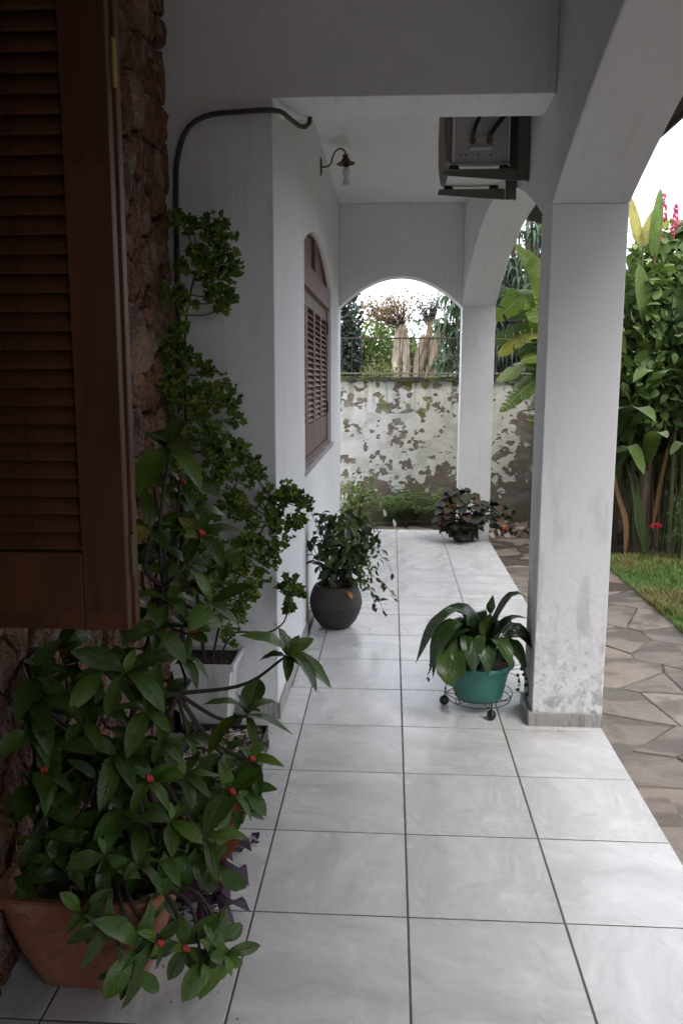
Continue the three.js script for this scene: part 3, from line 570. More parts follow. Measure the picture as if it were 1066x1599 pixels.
const _m = new THREE.Matrix4();
function orient(o, pos, dir, up) {
  const x = dir.clone().normalize(), z = x.clone().cross(up); if (z.lengthSq() < 1e-6) z.set(0, 0, 1); z.normalize(); const y = z.clone().cross(x);
  o.position.copy(pos); o.quaternion.setFromRotationMatrix(_m.makeBasis(x, y, z)); return o;
}
const pick = (a, R) => a[Math.floor(R() * a.length)];
// leaves too many to pick apart: one part made of copies
function scatter(name, geo, mat, list, parent) {   // list of [pos, dir, up, scale, colour]
  const im = new THREE.InstancedMesh(geo, mat, list.length), o = new THREE.Object3D(), c = new THREE.Color();
  list.forEach(([p, d, u, s, col], i) => { orient(o, p, d, u); o.scale.setScalar(s); o.updateMatrix(); im.setMatrixAt(i, o.matrix); if (col) im.setColorAt(i, c.setRGB(...col)); });
  im.name = name; im.castShadow = im.receiveShadow = true; im.userData = { kind: 'stuff' }; parent.add(im); return im;
}
const rdir = (R, up = 0) => { const a = R() * TAU, y = R() * 2 - 1, r = Math.sqrt(1 - y * y); return V(r * Math.cos(a), y + up, r * Math.sin(a)).normalize(); };

// ---------------------------------------------------------------- beyond the wall: trees and bushes
const wallTreeBark = std({ map: ctex(256, 512, (u, v) => { const a = fbm(u * 8, v * 9, 651, 5), b = fbm(u * 30, v * 14, 653, 3), k = 0.55 + 0.85 * a + 0.3 * (b - 0.5); return [0.34 * k, 0.285 * k, 0.215 * k]; }), bumpMap: gtex(256, 256, (u, v) => fbm(u * 10, v * 12, 655, 5)), bumpScale: 0.12, roughness: 0.95 });
const knobby = (pts, r0, r1, seed, amp = 0.35) => { const g = taper(pts, r0, r1, 26, 14), p = g.attributes.position, c = new THREE.CatmullRomCurve3(pts.map(q => V(...q)), false, 'centripetal'); const q = V(); for (let i = 0; i < p.count; i++) { q.fromBufferAttribute(p, i); const o = c.getPointAt(Math.min(1, Math.floor(i / 15) / 26)), a = Math.atan2(q.z - o.z, q.x - o.x), k = 1 + amp * (fbm(Math.cos(a) * 1.6 + 5, q.y * 6.5 + Math.sin(a) * 1.6, seed, 4) - 0.45) * 2; q.sub(o).multiplyScalar(k).add(o); p.setXYZ(i, q.x, q.y, q.z); } g.computeVertexNormals(); return g; };
{ // pollarded tree with rusty young leaves
  const t = thing('pollarded_tree', 'pollarded tree with pale knobby trunk and rust coloured leaves', 'tree', [0.07, GY, -12]);
  mesh('trunk', knobby([[-0.06, 0, 0], [-0.03, 1.3, 0], [-0.05, 2.0, 0], [0.02, 2.5, 0]], 0.075, 0.07, 701, 0.75), wallTreeBark, t);
  mesh('trunk', knobby([[0.12, 0, 0.02], [0.10, 1.4, 0.02], [0.10, 2.05, 0.02], [0.06, 2.42, 0]], 0.055, 0.06, 703, 0.75), wallTreeBark, t);
  const R = rng(71), leaf = unitLeaf(0.5, 0.2, { seg: 2 }), list = [], brs = [];
  const base = V(0.02, 2.45, 0);
  for (let k = 0; k < 75; k++) {                  // thin upright shoots filling a loose dome
    const d = rdir(R), f = Math.cbrt(R()), top = V(-0.22 + d.x * 0.58 * f, 2.78 + d.y * 0.33 * f, d.z * 0.36 * f), mid = base.clone().lerp(top, 0.5).add(V((base.x - top.x) * 0.15, -0.02, 0)); brs.push(taper([base, mid, top], 0.008, 0.003, 6, 4));
    for (let i = 0; i < 17; i++) { const c = top.clone().lerp(mid, R() * 0.55).add(rdir(R).multiplyScalar(0.11)), q = R(); list.push([c, rdir(R), rdir(R, 0.6), 0.04 + 0.03 * R(), q < 0.7 ? [0.27 + 0.1 * R(), 0.16 + 0.05 * R(), 0.075] : [0.2, 0.18, 0.08]]); }
  }
  mesh('branches', merge(brs), twigMat, t);
  scatter('crown', leaf, airy(1, 1, 1), list, t);
}
{ // second pollard, forked, dark tuft
  const t = thing('pollarded_tree', 'forked brown pollard stump with a tuft of dark twigs', 'tree', [0.5, GY, -11.7]);
  const bk = std({ map: wallTreeBark.map, bumpMap: wallTreeBark.bumpMap, bumpScale: 0.06, roughness: 1, color: rgb(0.62, 0.55, 0.5) });
  mesh('trunk', knobby([[-0.1, 0, 0], [-0.14, 1.2, 0], [-0.13, 1.9, 0], [-0.02, 2.3, 0]], 0.07, 0.07, 711, 0.75), bk, t);
  mesh('trunk', knobby([[0.0, 0, 0.05], [-0.02, 1.4, 0.05], [0.12, 2.0, 0.03], [0.22, 2.5, 0]], 0.07, 0.06, 713, 0.75), bk, t);
  mesh('trunk', knobby([[0.1, 1.6, 0], [0.06, 2.0, 0], [0.03, 2.35, 0], [0.06, 2.6, 0]], 0.06, 0.04, 715, 0.6), bk, t);
  const R = rng(73), leaf = unitLeaf(0.55, 0.2, { seg: 2 }), list = [], brs = [];
  for (let k = 0; k < 30; k++) { const b = V(0.04, 2.48, 0), a = R() * TAU, top = V(0.05 + Math.cos(a) * 0.2 * R(), 2.75 + 0.28 * R(), Math.sin(a) * 0.2 * R()); if (k % 3 === 0) top.x -= 0.28; brs.push(taper([b, b.clone().lerp(top, 0.5), top], 0.008, 0.003, 4, 4)); for (let i = 0; i < 13; i++) list.push([b.clone().lerp(top, 0.15 + 0.85 * R()).add(rdir(R).multiplyScalar(0.05)), rdir(R), rdir(R, 0.5), 0.04 + 0.025 * R(), [0.04 + 0.03 * R(), 0.055 + 0.03 * R(), 0.03]]); }
  mesh('branches', merge(brs), twigMat, t); scatter('crown', leaf, airy(1, 1, 1), list, t);
}
function leafMass(name, label, category, x, y, z, rx, ry, rz, n, size, col, leaf, seed, group, trunkH = 0, droop = 0.1) {
  const t = thing(name, label, category, [x, GY, z], 0, group), R = rng(seed), list = [], lumps = [];
  for (let k = 0; k < 14; k++) { const d = rdir(R).multiplyScalar(0.72 * Math.cbrt(R())); lumps.push([V(d.x * rx, y + d.y * ry, d.z * rz), 0.36 + 0.3 * R()]); }
  for (let i = 0; i < n; i++) {
    const [c, r] = pick(lumps, R), d = rdir(R), p = V(d.x * rx * r, d.y * ry * r, d.z * rz * r).multiplyScalar(0.55 + 0.5 * Math.cbrt(R())).add(c); if (p.y < 0.05) continue;
    const k = 0.65 + 0.7 * R(); const up = rdir(R, 0.9); list.push([p, rdir(R, -droop), up, size * (0.65 + 0.7 * R()), col.map(q => q * k)]);
  }
  const h = trunkH || y, gs = []; for (let k = 0; k < 5; k++) { const [c] = lumps[k]; gs.push(taper([[0, 0, 0], [c.x * 0.2, h * 0.5, c.z * 0.2], [c.x, c.y, c.z]], 0.05, 0.012, 8, 6)); }
  mesh('trunk', merge(gs), bark, t); scatter('crown', leaf, airy(1, 1, 1), list, t); return t;
}
const smallLeaf = unitLeaf(0.5, 0.15, { seg: 2 }), longLeaf = unitLeaf(0.2, 0.3, { seg: 4, shape: leafShape.lance });
leafMass('conifer', 'dark green conifer behind the garden wall', 'tree', -0.9, 1.75, -12.5, 0.42, 1.35, 0.4, 6500, 0.11, [0.026, 0.05, 0.026], smallLeaf, 81);
leafMass('bush', 'bright green bush behind the wall beside the conifer', 'bush', -0.3, 1.9, -13.4, 0.65, 1.0, 0.6, 4200, 0.09, [0.13, 0.21, 0.03], smallLeaf, 82, 'bushes beyond the garden wall');
leafMass('bush', 'low yellowish green bush left of the pale pollard trunk', 'bush', -0.25, 1.45, -10.6, 0.45, 0.45, 0.4, 1100, 0.06, [0.16, 0.17, 0.03], smallLeaf, 83, 'bushes beyond the garden wall');
leafMass('bush', 'tall dark bush behind the long leaved trees', 'bush', 1.75, 2.3, -10.6, 0.9, 1.9, 0.6, 2600, 0.14, [0.04, 0.075, 0.035], smallLeaf, 86, 'bushes beyond the garden wall');
leafMass('bush', 'green bush showing between the two pollarded trees', 'bush', 0.35, 1.75, -14, 0.8, 0.95, 0.6, 2600, 0.10, [0.08, 0.14, 0.05], smallLeaf, 84, 'bushes beyond the garden wall');
for (const [x, z, s, l] of [[-4.5, -24, 88, 'distant pale green tree on the left'], [0.6, -30, 89, 'distant pale green tree in the middle'], [6, -26, 90, 'distant pale green tree on the right']]) leafMass('distant_tree', l + ' beyond the garden wall', 'tree', x, 1.6, z, 3.6, 1.9, 2, 2600, 0.3, [0.08, 0.12, 0.06], smallLeaf, s, 'distant trees');
// drooping whorls of long leaves, as on a mango tree
const whorl = (() => { const gs = [], R = rng(91); for (let k = 0; k < 8; k++) { const a = k * 2.4, d = 0.5 + 0.5 * R(), l = 0.75 + 0.5 * R(), e = 0.35 + 0.3 * R(); gs.push(leafAlong([[0, 0, 0], [Math.cos(a) * e * 0.5 * l, 0.1, Math.sin(a) * e * 0.5 * l], [Math.cos(a) * e * l, -0.2 * d * l, Math.sin(a) * e * l], [Math.cos(a) * e * 1.25 * l, -0.85 * d * l, Math.sin(a) * e * 1.25 * l]], 0.16, { seg: 5, shape: leafShape.lance, fold: 0.5 })); } return mergeGeometries(gs); })();
function drooper(label, x, y, z, rx, ry, rz, n, s, seed, col) {
  const t = thing('mango_tree', label, 'tree', [x, GY, z], 0, 'trees with long drooping leaves'), R = rng(seed), list = [], gs = [];
  for (let i = 0; i < n; i++) { const d = rdir(R).multiplyScalar(0.5 + 0.5 * Math.cbrt(R())), p = V(d.x * rx, y + d.y * ry, d.z * rz), k = 0.6 + 0.8 * R(); if (p.y < 0.3) continue; list.push([p, V(Math.cos(i * 2.4), 0.25 * (R() - 0.5), Math.sin(i * 2.4)), V(0, 1, 0), s * (0.7 + 0.6 * R()), col.map(q => q * k)]); if (i % 6 === 0) gs.push(taper([[0, y * 0.35, 0], [p.x * 0.4, y * 0.7, p.z * 0.4], [p.x, p.y, p.z]], 0.03, 0.006, 8, 5)); }
  gs.push(taper([[0, 0, 0], [0.05, y * 0.25, 0], [0, y * 0.5, 0]], 0.12, 0.08, 6, 8)); mesh('trunk', merge(gs), bark, t); scatter('crown', whorl, airy(1, 1, 1, { roughness: 0.8 }), list, t);
}
drooper('long leaved tree right of the pollards behind the wall', 1.2, 2.0, -9.3, 0.72, 1.3, 0.6, 270, 0.24, 92, [0.09, 0.15, 0.06]);
drooper('tall dark long leaved tree behind the banana plant', 1.6, 2.9, -8.7, 0.8, 1.9, 0.7, 520, 0.26, 93, [0.06, 0.11, 0.055]);
drooper('low dark long leaved tree behind the wall railing', 1.7, 1.55, -8.1, 0.75, 0.65, 0.35, 160, 0.2, 94, [0.055, 0.1, 0.06]);

{ // ferns along the foot of the wall
  const fr = (len, n, seed) => { const gs = [], R = rng(seed), c = new THREE.CatmullRomCurve3([V(0, 0, 0), V(0.3 * len, 0.45 * len, 0), V(0.7 * len, 0.6 * len, 0), V(len, 0.42 * len, 0)]); for (let i = 1; i < n; i++) { const t = i / n, p = c.getPointAt(t), tg = c.getTangentAt(t), l = 0.19 * len * Math.pow(Math.sin(Math.PI * Math.pow(0.12 + 0.88 * t, 0.75)), 0.8) + 0.006; for (const s of [-1, 1]) { const tip = p.clone().add(V(tg.x * l * 0.35, tg.y * l * 0.35 - l * 0.18, s * l)); gs.push(leafAlong([p, p.clone().lerp(tip, 0.5).add(V(0, 0.008, 0)), tip], 0.062 * len + 0.004, { seg: 2, shape: leafShape.lance, fold: 0.2 })); } } return mergeGeometries(gs); };
  const vars = [fr(1, 16, 1), fr(1, 14, 2)], mats = [airy(0.17, 0.30, 0.03), airy(0.13, 0.24, 0.03), airy(0.22, 0.34, 0.05)];
  const R = rng(101);
  [[-0.42, -7.12, 0.34, 'left fern at the foot of the flaking wall'], [-0.08, -7.05, 0.30, 'second fern at the foot of the flaking wall'], [0.2, -7.15, 0.44, 'broad fern at the middle of the flaking wall'], [0.48, -7.1, 0.36, 'fern at the foot of the wall left of the dark begonia'], [0.62, -7.0, 0.30, 'small fern behind the dark begonia'], [0.04, -7.18, 0.36, 'tall fern close against the flaking wall']].forEach(([x, z, l, label]) => {
    const t = thing('fern', label, 'fern', [x, GY, z], 0, 'ferns along the garden wall');
    for (let k = 0; k < 18; k++) { const f = mesh('frond', pick(vars, R), pick(mats, R), t); f.rotation.set(0, k * 2.4 + R() * 0.5, 0); f.rotation.order = 'YXZ'; f.rotation.z = 0.25 + (R() - 0.4) * 0.7; f.scale.setScalar(l * (0.75 + 0.5 * R())); f.position.y = 0.01; }
  });
  leafMass('shrub', 'small yellow green shrub at the wall behind the brown pot', 'bush', -0.45, 0.32, -6.85, 0.26, 0.3, 0.2, 520, 0.055, [0.2, 0.28, 0.04], smallLeaf, 111);
}
{ // dry leaves swept against the wall
  const R = rng(121), list = [], lf = unitLeaf(0.35, 0.5, { seg: 4, fold: 0.9 });
  for (let i = 0; i < 150; i++) list.push([V(1.25 + (R() - 0.5) * 0.7, GY + 0.012 + 0.05 * R(), -6.75 + (R() - 0.5) * 0.5), rdir(R).setY(0.1 * R()), rdir(R, 1.2), 0.09 + 0.09 * R(), pick([[0.3, 0.24, 0.18], [0.2, 0.14, 0.1], [0.4, 0.35, 0.28], [0.12, 0.08, 0.06]], R)]);
  const o = scatter('dry_leaves', lf, std({ color: 0xffffff, roughness: 0.9, side: THREE.DoubleSide }), list, scene); o.userData = { kind: 'stuff', label: 'dry fallen leaves swept against the garden wall', category: 'leaves' };
}

// ---------------------------------------------------------------- banana plant seen through the arch
{
  const t = thing('banana_plant', 'banana plant with broad bright leaves seen through the second arch', 'plant', [1.75, GY, -6.45]);
  const m1 = airy(0.20, 0.30, 0.025, { map: bananaVein, transmission: 0.5 }), m2 = airy(0.14, 0.23, 0.025, { map: bananaVein }), m3 = airy(0.08, 0.13, 0.03, { map: bananaVein }), my = airy(0.38, 0.38, 0.04, { map: bananaVein });
  const ribMat = std({ color: rgb(0.26, 0.32, 0.1), roughness: 0.6 });
  mesh('stem', taper([[0, 0, 0], [0.02, 0.7, 0], [0, 1.4, 0]], 0.1, 0.06, 10, 12), std({ color: rgb(0.16, 0.18, 0.06), roughness: 0.6 }), t);
  mesh('stem', taper([[0.2, 0, -0.2], [0.2, 0.9, -0.2], [0.22, 1.7, -0.15]], 0.09, 0.05, 10, 12), std({ color: rgb(0.14, 0.15, 0.06), roughness: 0.6 }), t);
  const L = [ // points relative to the foot, width, material, up
    [[[0, 1.35, 0], [-0.2, 2.0, 0.2], [-0.45, 2.6, 0.35], [-0.74, 2.92, 0.42]], 0.46, m1, V(0.6, 0.6, 0.9)],
    [[[0, 1.4, 0], [-0.3, 2.1, 0.25], [-0.6, 2.4, 0.45], [-0.95, 2.2, 0.55]], 0.42, m1, V(0.2, 0.8, 0.9)],
    [[[0, 1.3, 0], [-0.25, 1.75, 0.2], [-0.55, 1.98, 0.35], [-0.95, 2.02, 0.45]], 0.40, m3, V(0.1, -0.3, 1)],
    [[[0.1, 1.4, 0], [-0.15, 1.9, 0.3], [-0.5, 2.08, 0.5], [-0.9, 1.85, 0.6]], 0.34, my, V(0, 1, 0.5)],
    [[[0, 1.2, 0], [-0.25, 1.62, 0.25], [-0.55, 1.75, 0.4], [-0.9, 1.6, 0.5]], 0.36, m1, V(0, 1, 0.35)],
    [[[0, 1.1, 0], [-0.2, 1.55, 0.3], [-0.42, 1.62, 0.5], [-0.86, 1.30, 0.6]], 0.30, m2, V(-0.3, 1, 0.8)],
    [[[0.2, 1.6, -0.15], [0.05, 2.2, 0.05], [-0.25, 2.9, 0.2], [-0.45, 3.2, 0.25]], 0.44, m2, V(0.4, 0.3, 1)],
    [[[0.2, 1.6, -0.15], [0.4, 2.2, 0.05], [0.7, 2.7, 0.2], [1.05, 2.75, 0.25]], 0.44, m2, V(0, 0.6, 1)],
    [[[0.2, 1.5, -0.15], [0.5, 1.9, 0.1], [0.9, 2.1, 0.2], [1.3, 1.8, 0.25]], 0.42, m3, V(0, 0.9, 0.6)],
    [[[0, 1.2, 0], [0.25, 1.6, 0.25], [0.5, 1.7, 0.5], [0.8, 1.4, 0.7]], 0.34, m2, V(0, 1, 0.6)],
  ];
  L.push([[[0.05, 1.5, 0], [-0.1, 2.1, 0.35], [-0.3, 2.6, 0.6], [-0.62, 2.72, 0.75]], 0.5, m1, V(0.1, 0.5, 1)], [[[0.05, 1.4, 0], [-0.05, 1.9, 0.4], [-0.25, 2.25, 0.7], [-0.6, 2.2, 0.9]], 0.42, m2, V(0.1, 0.7, 0.9)], [[[0.05, 1.2, 0], [-0.1, 1.6, 0.35], [-0.3, 1.85, 0.6], [-0.65, 1.8, 0.8]], 0.36, m1, V(0, 0.9, 0.6)], [[[0.0, 1.3, -0.1], [-0.3, 2.0, -0.1], [-0.6, 2.35, -0.1], [-1.0, 2.5, -0.05]], 0.45, m3, V(0.2, 0.5, 0.9)]);
  L.forEach(([p, w, m, up], i) => { p = p.map(([x, y, z]) => [x < 0 ? x * 0.86 : x, y, z * 0.35]); const lf = mesh('leaf', tornLeaf(p, w, { seg: 30, up, seed: i, droop: 0.3, loose: i % 3 ? 0.45 : 0.2 }), m, t); mesh('midrib', taper(p, 0.012, 0.003, 14, 5), ribMat, lf); });
}
// ---------------------------------------------------------------- flower bed on the right: heliconias, flowering shrub, reeds
const hm = [airy(0.085, 0.155, 0.025, { map: bananaVein }), airy(0.12, 0.2, 0.03, { map: bananaVein }), airy(0.055, 0.11, 0.025, { map: bananaVein }), airy(0.16, 0.25, 0.04, { map: bananaVein })];
const stalkMat = [std({ color: rgb(0.10, 0.12, 0.04), roughness: 0.6 }), std({ color: rgb(0.11, 0.06, 0.03), roughness: 0.7 }), std({ color: rgb(0.07, 0.09, 0.035), roughness: 0.6 })];
const redBract = std({ color: rgb(0.5, 0.045, 0.02), roughness: 0.5 });
function heliconia(label, x, z, h, n, seed, dark = 0) {
  const t = thing('heliconia', label, 'plant', [x, GY, z], 0, 'heliconias in the flower bed'), R = rng(seed);
  for (let k = 0; k < n; k++) {
    const a = R() * TAU, r = 0.25 * Math.sqrt(R()), b = V(Math.cos(a) * r, 0, Math.sin(a) * r), hh = h * (0.6 + 0.4 * R()), ln = V(Math.cos(a), 0, Math.sin(a)).multiplyScalar(0.25 * hh * R());
    const top = b.clone().add(ln).add(V(0, hh * 0.8, 0)); mesh('stalk', taper([b, b.clone().lerp(top, 0.5).addScaledVector(ln, -0.15), top], 0.017, 0.009, 8, 6), pick(stalkMat, R), t);
    for (let j = 0; j < 4; j++) {
      const f = 0.5 + 0.16 * j + 0.06 * R(), p = b.clone().lerp(top, Math.min(1, f)), az = a + j * Math.PI + (R() - 0.5) * 1.3, out = V(Math.cos(az), 0, Math.sin(az)), len = (0.42 + 0.28 * R()) * h / 2.6;
      const q1 = p.clone().addScaledVector(out, len * 0.25).add(V(0, len * 0.38, 0)), q2 = p.clone().addScaledVector(out, len * 0.62).add(V(0, len * (0.55 - 0.1 * R()), 0)), q3 = p.clone().addScaledVector(out, len * 1.02).add(V(0, len * (0.6 - 0.55 * R()), 0));
      mesh('leaf', leafAlong([p, q1, q2, q3], 0.11 + 0.09 * R(), { seg: 9, half: 1, shape: leafShape.paddle, fold: 0.35, wave: 0.1, seed: k * 7 + j, tear: 0.1 }), pick(hm, R), t);
    }
    if (R() < 0.5) { const p = b.clone().lerp(top, 0.4 + 0.2 * R()), gs = []; for (let j = 0; j < 4; j++) { const s = j % 2 ? 1 : -1; gs.push(leafAlong([p.clone().add(V(0, 0.03 * j, 0)), p.clone().add(V(s * 0.03, 0.03 * j + 0.025, 0.01)), p.clone().add(V(s * 0.07, 0.03 * j + 0.06, 0.02))], 0.028, { seg: 3, shape: leafShape.lance, fold: 0.8 })); } mesh('flower', mergeGeometries(gs), redBract, t); }
  }
  return t;
}
heliconia('tall heliconia clump just right of the stained pillar', 2.05, -5.95, 2.55, 8, 201);
heliconia('heliconia clump at the front of the bed with red bracts', 2.45, -5.85, 2.4, 9, 202);
heliconia('tall heliconia at the right edge of the view', 2.85, -5.7, 2.5, 8, 203);
heliconia('heliconia at the back of the bed near the garden wall', 2.3, -6.5, 2.7, 9, 204);
heliconia('heliconia behind the reeds at the back of the bed', 2.95, -6.4, 2.6, 9, 205);
heliconia('heliconia filling the gap behind the leafy shrub', 2.6, -6.15, 2.3, 8, 207);
heliconia('dense heliconia at the far right end of the bed', 3.6, -5.9, 2.5, 8, 206);
{ // the big nearest leaf and the tall yellowish ones
  const t = thing('canna_plant', 'plant with one huge green leaf and pale yellow leaves against the sky', 'plant', [2.5, GY, -5.55]);
  mesh('stem', taper([[0, 0, 0], [0.0, 0.9, 0], [-0.02, 1.75, 0]], 0.022, 0.014, 8, 8), stalkMat[0], t);
  mesh('stem', taper([[-0.3, 0, -0.2], [-0.3, 1.5, -0.2], [-0.33, 2.9, -0.18]], 0.018, 0.008, 8, 8), stalkMat[0], t);
  mesh('stem', taper([[-0.22, 0, -0.1], [-0.24, 1.6, -0.1], [-0.26, 2.72, -0.05]], 0.018, 0.008, 8, 8), stalkMat[1], t);
  const yl = airy(0.42, 0.37, 0.1, { map: bananaVein, transmission: 0.5 }), gr = airy(0.10, 0.19, 0.04, { map: bananaVein }), lg = airy(0.16, 0.25, 0.05, { map: bananaVein });
  mesh('leaf', leafAlong([[-0.02, 1.75, 0.0], [-0.06, 1.98, 0.05], [0.02, 2.25, 0.07], [0.2, 2.6, 0.05]], 0.40, { seg: 16, half: 2, shape: leafShape.paddle, up: V(-0.2, 0.2, 1), fold: 0.2, wave: 0.05 }), gr, t);
  mesh('leaf', leafAlong([[-0.36, 2.8, -0.1], [-0.42, 2.95, -0.1], [-0.46, 3.1, -0.1], [-0.485, 3.22, -0.1]], 0.10, { seg: 10, half: 1, shape: leafShape.paddle, up: V(0, 0.1, 1), fold: 0.1 }), yl, t);
  mesh('leaf', leafAlong([[-0.36, 2.8, -0.1], [-0.32, 2.92, -0.1], [-0.29, 3.02, -0.1], [-0.26, 3.12, -0.1]], 0.11, { seg: 10, half: 1, shape: leafShape.paddle, up: V(0, 0.1, 1), fold: 0.1, wave: 0.1 }), yl, t);
  mesh('leaf', leafAlong([[-0.26, 2.7, -0.05], [-0.26, 2.95, -0.03], [-0.255, 3.1, -0.02], [-0.25, 3.27, -0.02]], 0.11, { seg: 12, half: 1, shape: leafShape.paddle, up: V(-0.6, 0.1, 0.8), fold: 0.9, wave: 0.1 }), lg, t);
  mesh('leaf', leafAlong([[-0.24, 2.0, 0], [-0.35, 2.25, 0.1], [-0.42, 2.45, 0.15], [-0.45, 2.62, 0.15]], 0.19, { seg: 10, half: 1, shape: leafShape.paddle, up: V(0.2, 0.2, 1), fold: 0.3 }), lg, t);
  mesh('leaf', leafAlong([[-0.24, 1.3, 0], [-0.3, 1.6, 0.12], [-0.35, 1.72, 0.2], [-0.48, 1.6, 0.28]], 0.17, { seg: 10, half: 1, shape: leafShape.paddle, up: V(0, 1, 0.5), fold: 0.3 }), lg, t);
}
{ // flowering shrub rising behind, pink spikes on top
  const t = thing('flowering_shrub', 'leafy shrub with upright pink flower spikes against the sky', 'shrub', [2.6, GY + 0.14, -6.0]);
  const R = rng(221), leaf = unitLeaf(0.55, 0.25, { seg: 4 }), list = [], mats = airy(1, 1, 1);
  for (let i = 0; i < 1500; i++) { const d = rdir(R), p = V(d.x * 0.75, 2.15 + d.y * 0.72, d.z * 0.5).multiplyScalar(1); p.x *= 0.5 + 0.5 * R(); p.z *= 0.6 + 0.5 * R(); const k = 0.7 + 0.7 * R(); list.push([p, rdir(R, -0.15), rdir(R, 1), 0.10 + 0.08 * R(), R() < 0.3 ? [0.22 * k, 0.29 * k, 0.05 * k] : [0.11 * k, 0.19 * k, 0.035 * k]]); }
  const gs = []; for (let k = 0; k < 12; k++) { const d = rdir(R); gs.push(taper([[d.x * 0.1, 0, d.z * 0.1], [d.x * 0.25, 1.1, d.z * 0.2], [d.x * 0.6, 2.1 + d.y * 0.5, d.z * 0.4]], 0.014, 0.005, 8, 5)); } mesh('stems', merge(gs), bark, t);
  scatter('foliage', leaf, mats, list, t);
  const pk = std({ color: rgb(0.5, 0.06, 0.13), roughness: 0.6 });
  [[-0.25, 2.9, 0.2, 0.24], [-0.14, 2.78, 0.2, 0.26], [0.05, 2.8, 0.1, 0.25], [0.3, 2.75, 0, 0.25], [0.5, 2.6, 0.1, 0.22]].forEach(([x, y, z, h]) => { const fs = []; for (let i = 0; i < 46; i++) { const f = R(), a = R() * TAU, w = 0.036 * (1 - f * 0.75); const s = new THREE.OctahedronGeometry(0.008 + 0.008 * R(), 0); s.scale(1, 1.6, 1); s.translate(x + Math.cos(a) * w, y + f * h, z + Math.sin(a) * w); fs.push(s); } fs.push(taper([[x, y - 0.35, z], [x, y, z], [x, y + h, z]], 0.006, 0.003, 4, 4)); mesh('flower_spike', merge(fs), pk, t); });
}
{ // reeds at the edge of the bed
  const t = thing('reed_plant', 'bright green reed like plant at the right edge of the lawn', 'plant', [2.63, GY, -5.35]);
  const R = rng(231), ms = [airy(0.14, 0.22, 0.04), airy(0.1, 0.17, 0.035), airy(0.19, 0.25, 0.07)];
  for (let k = 0; k < 26; k++) {
    const x = (R() - 0.45) * 0.32, z = (R() - 0.5) * 0.3, h = 0.5 + 0.5 * R(), lx = x + (R() - 0.35) * 0.25;
    const c = [[x, 0, z], [lerp(x, lx, 0.4), h * 0.55, z], [lx, h, z + 0.03]]; mesh('cane', taper(c, 0.007, 0.003, 8, 5), ms[k % 3], t);
    for (let j = 0; j < 5; j++) { const f = 0.25 + 0.15 * j, p = V(lerp(x, lx, f), h * f, z), a = R() * TAU, l = 0.1 + 0.12 * R(); mesh('leaf', leafAlong([p, p.clone().add(V(Math.cos(a) * l * 0.5, l * 0.35, Math.sin(a) * l * 0.5)), p.clone().add(V(Math.cos(a) * l, l * 0.1, Math.sin(a) * l))], 0.013, { seg: 4, shape: leafShape.lance }), ms[(k + j) % 3], t); }
  }
}
{ // strap leaved plant with one red flower head in the shade
  const t = thing('strap_leaf_plant', 'low strap leaved plant with a small red flower head at the lawn edge', 'plant', [2.2, GY, -5.6]);
  const g1 = airy(0.09, 0.15, 0.04), g2 = std({ color: rgb(0.2, 0.1, 0.04), roughness: 0.8, side: THREE.DoubleSide });
  mesh('leaf', leafAlong([[0.08, 0, 0.1], [0.05, 0.25, 0.12], [0.0, 0.5, 0.1], [-0.02, 0.75, 0.05]], 0.075, { seg: 10, shape: leafShape.lance, up: V(0, 0, 1), fold: 0.4 }), g1, t);
  mesh('leaf', leafAlong([[0.1, 0, 0.1], [0.0, 0.3, 0.12], [-0.04, 0.55, 0.1], [-0.12, 0.9, 0.05]], 0.06, { seg: 10, shape: leafShape.lance, up: V(0.3, 0, 1), fold: 0.4 }), g1, t);
  mesh('leaf', leafAlong([[-0.1, 0, 0.1], [-0.12, 0.35, 0.12], [-0.2, 0.6, 0.1], [-0.24, 0.95, 0.05]], 0.06, { seg: 10, shape: leafShape.lance, up: V(0.3, 0, 1), fold: 0.5 }), g2, t);
  mesh('leaf', leafAlong([[0.16, 0.2, 0], [0.2, 0.6, 0], [0.24, 0.9, 0], [0.34, 1.4, 0]], 0.05, { seg: 10, shape: leafShape.lance, up: V(0.3, 0, 1), fold: 0.5 }), g2, t);
  mesh('flower_stem', taper([[0.12, 0, 0.14], [0.14, 0.15, 0.15], [0.15, 0.29, 0.15]], 0.004, 0.003, 5, 5), stalkMat[0], t);
  const R = rng(241), fs = []; for (let i = 0; i < 26; i++) { const d = rdir(R, 0.3); const s = new THREE.OctahedronGeometry(0.012, 0); s.scale(1.2, 0.7, 1.2); s.translate(0.15 + d.x * 0.045, 0.30 + d.y * 0.03, 0.15 + d.z * 0.04); fs.push(s); } mesh('flower', merge(fs), std({ color: rgb(0.55, 0.03, 0.05), roughness: 0.5 }), t);
}
leafMass('leafy_shrub', 'dense bright leafy shrub in the middle of the flower bed', 'shrub', 2.25, 1.9, -5.6, 0.46, 0.72, 0.3, 1700, 0.12, [0.12, 0.2, 0.03], unitLeaf(0.55, 0.25, { seg: 4 }), 261);
leafMass('leafy_shrub', 'leafy shrub at the right edge below the pink spikes', 'shrub', 2.8, 1.95, -5.45, 0.45, 0.65, 0.3, 1400, 0.12, [0.10, 0.17, 0.03], unitLeaf(0.55, 0.25, { seg: 4 }), 262);
// dense dark shrubs behind the bed that close the view
leafMass('hedge_shrub', 'dark shrub filling the shade behind the heliconias', 'shrub', 2.75, 1.0, -6.95, 1.0, 1.15, 0.3, 1500, 0.15, [0.03, 0.055, 0.025], unitLeaf(0.4, 0.3, { seg: 3 }), 251);
leafMass('hedge_shrub', 'dark shrub right of the flower bed', 'shrub', 4.3, 1.2, -6.2, 1.0, 1.5, 0.6, 1300, 0.16, [0.035, 0.06, 0.025], unitLeaf(0.4, 0.3, { seg: 3 }), 252);

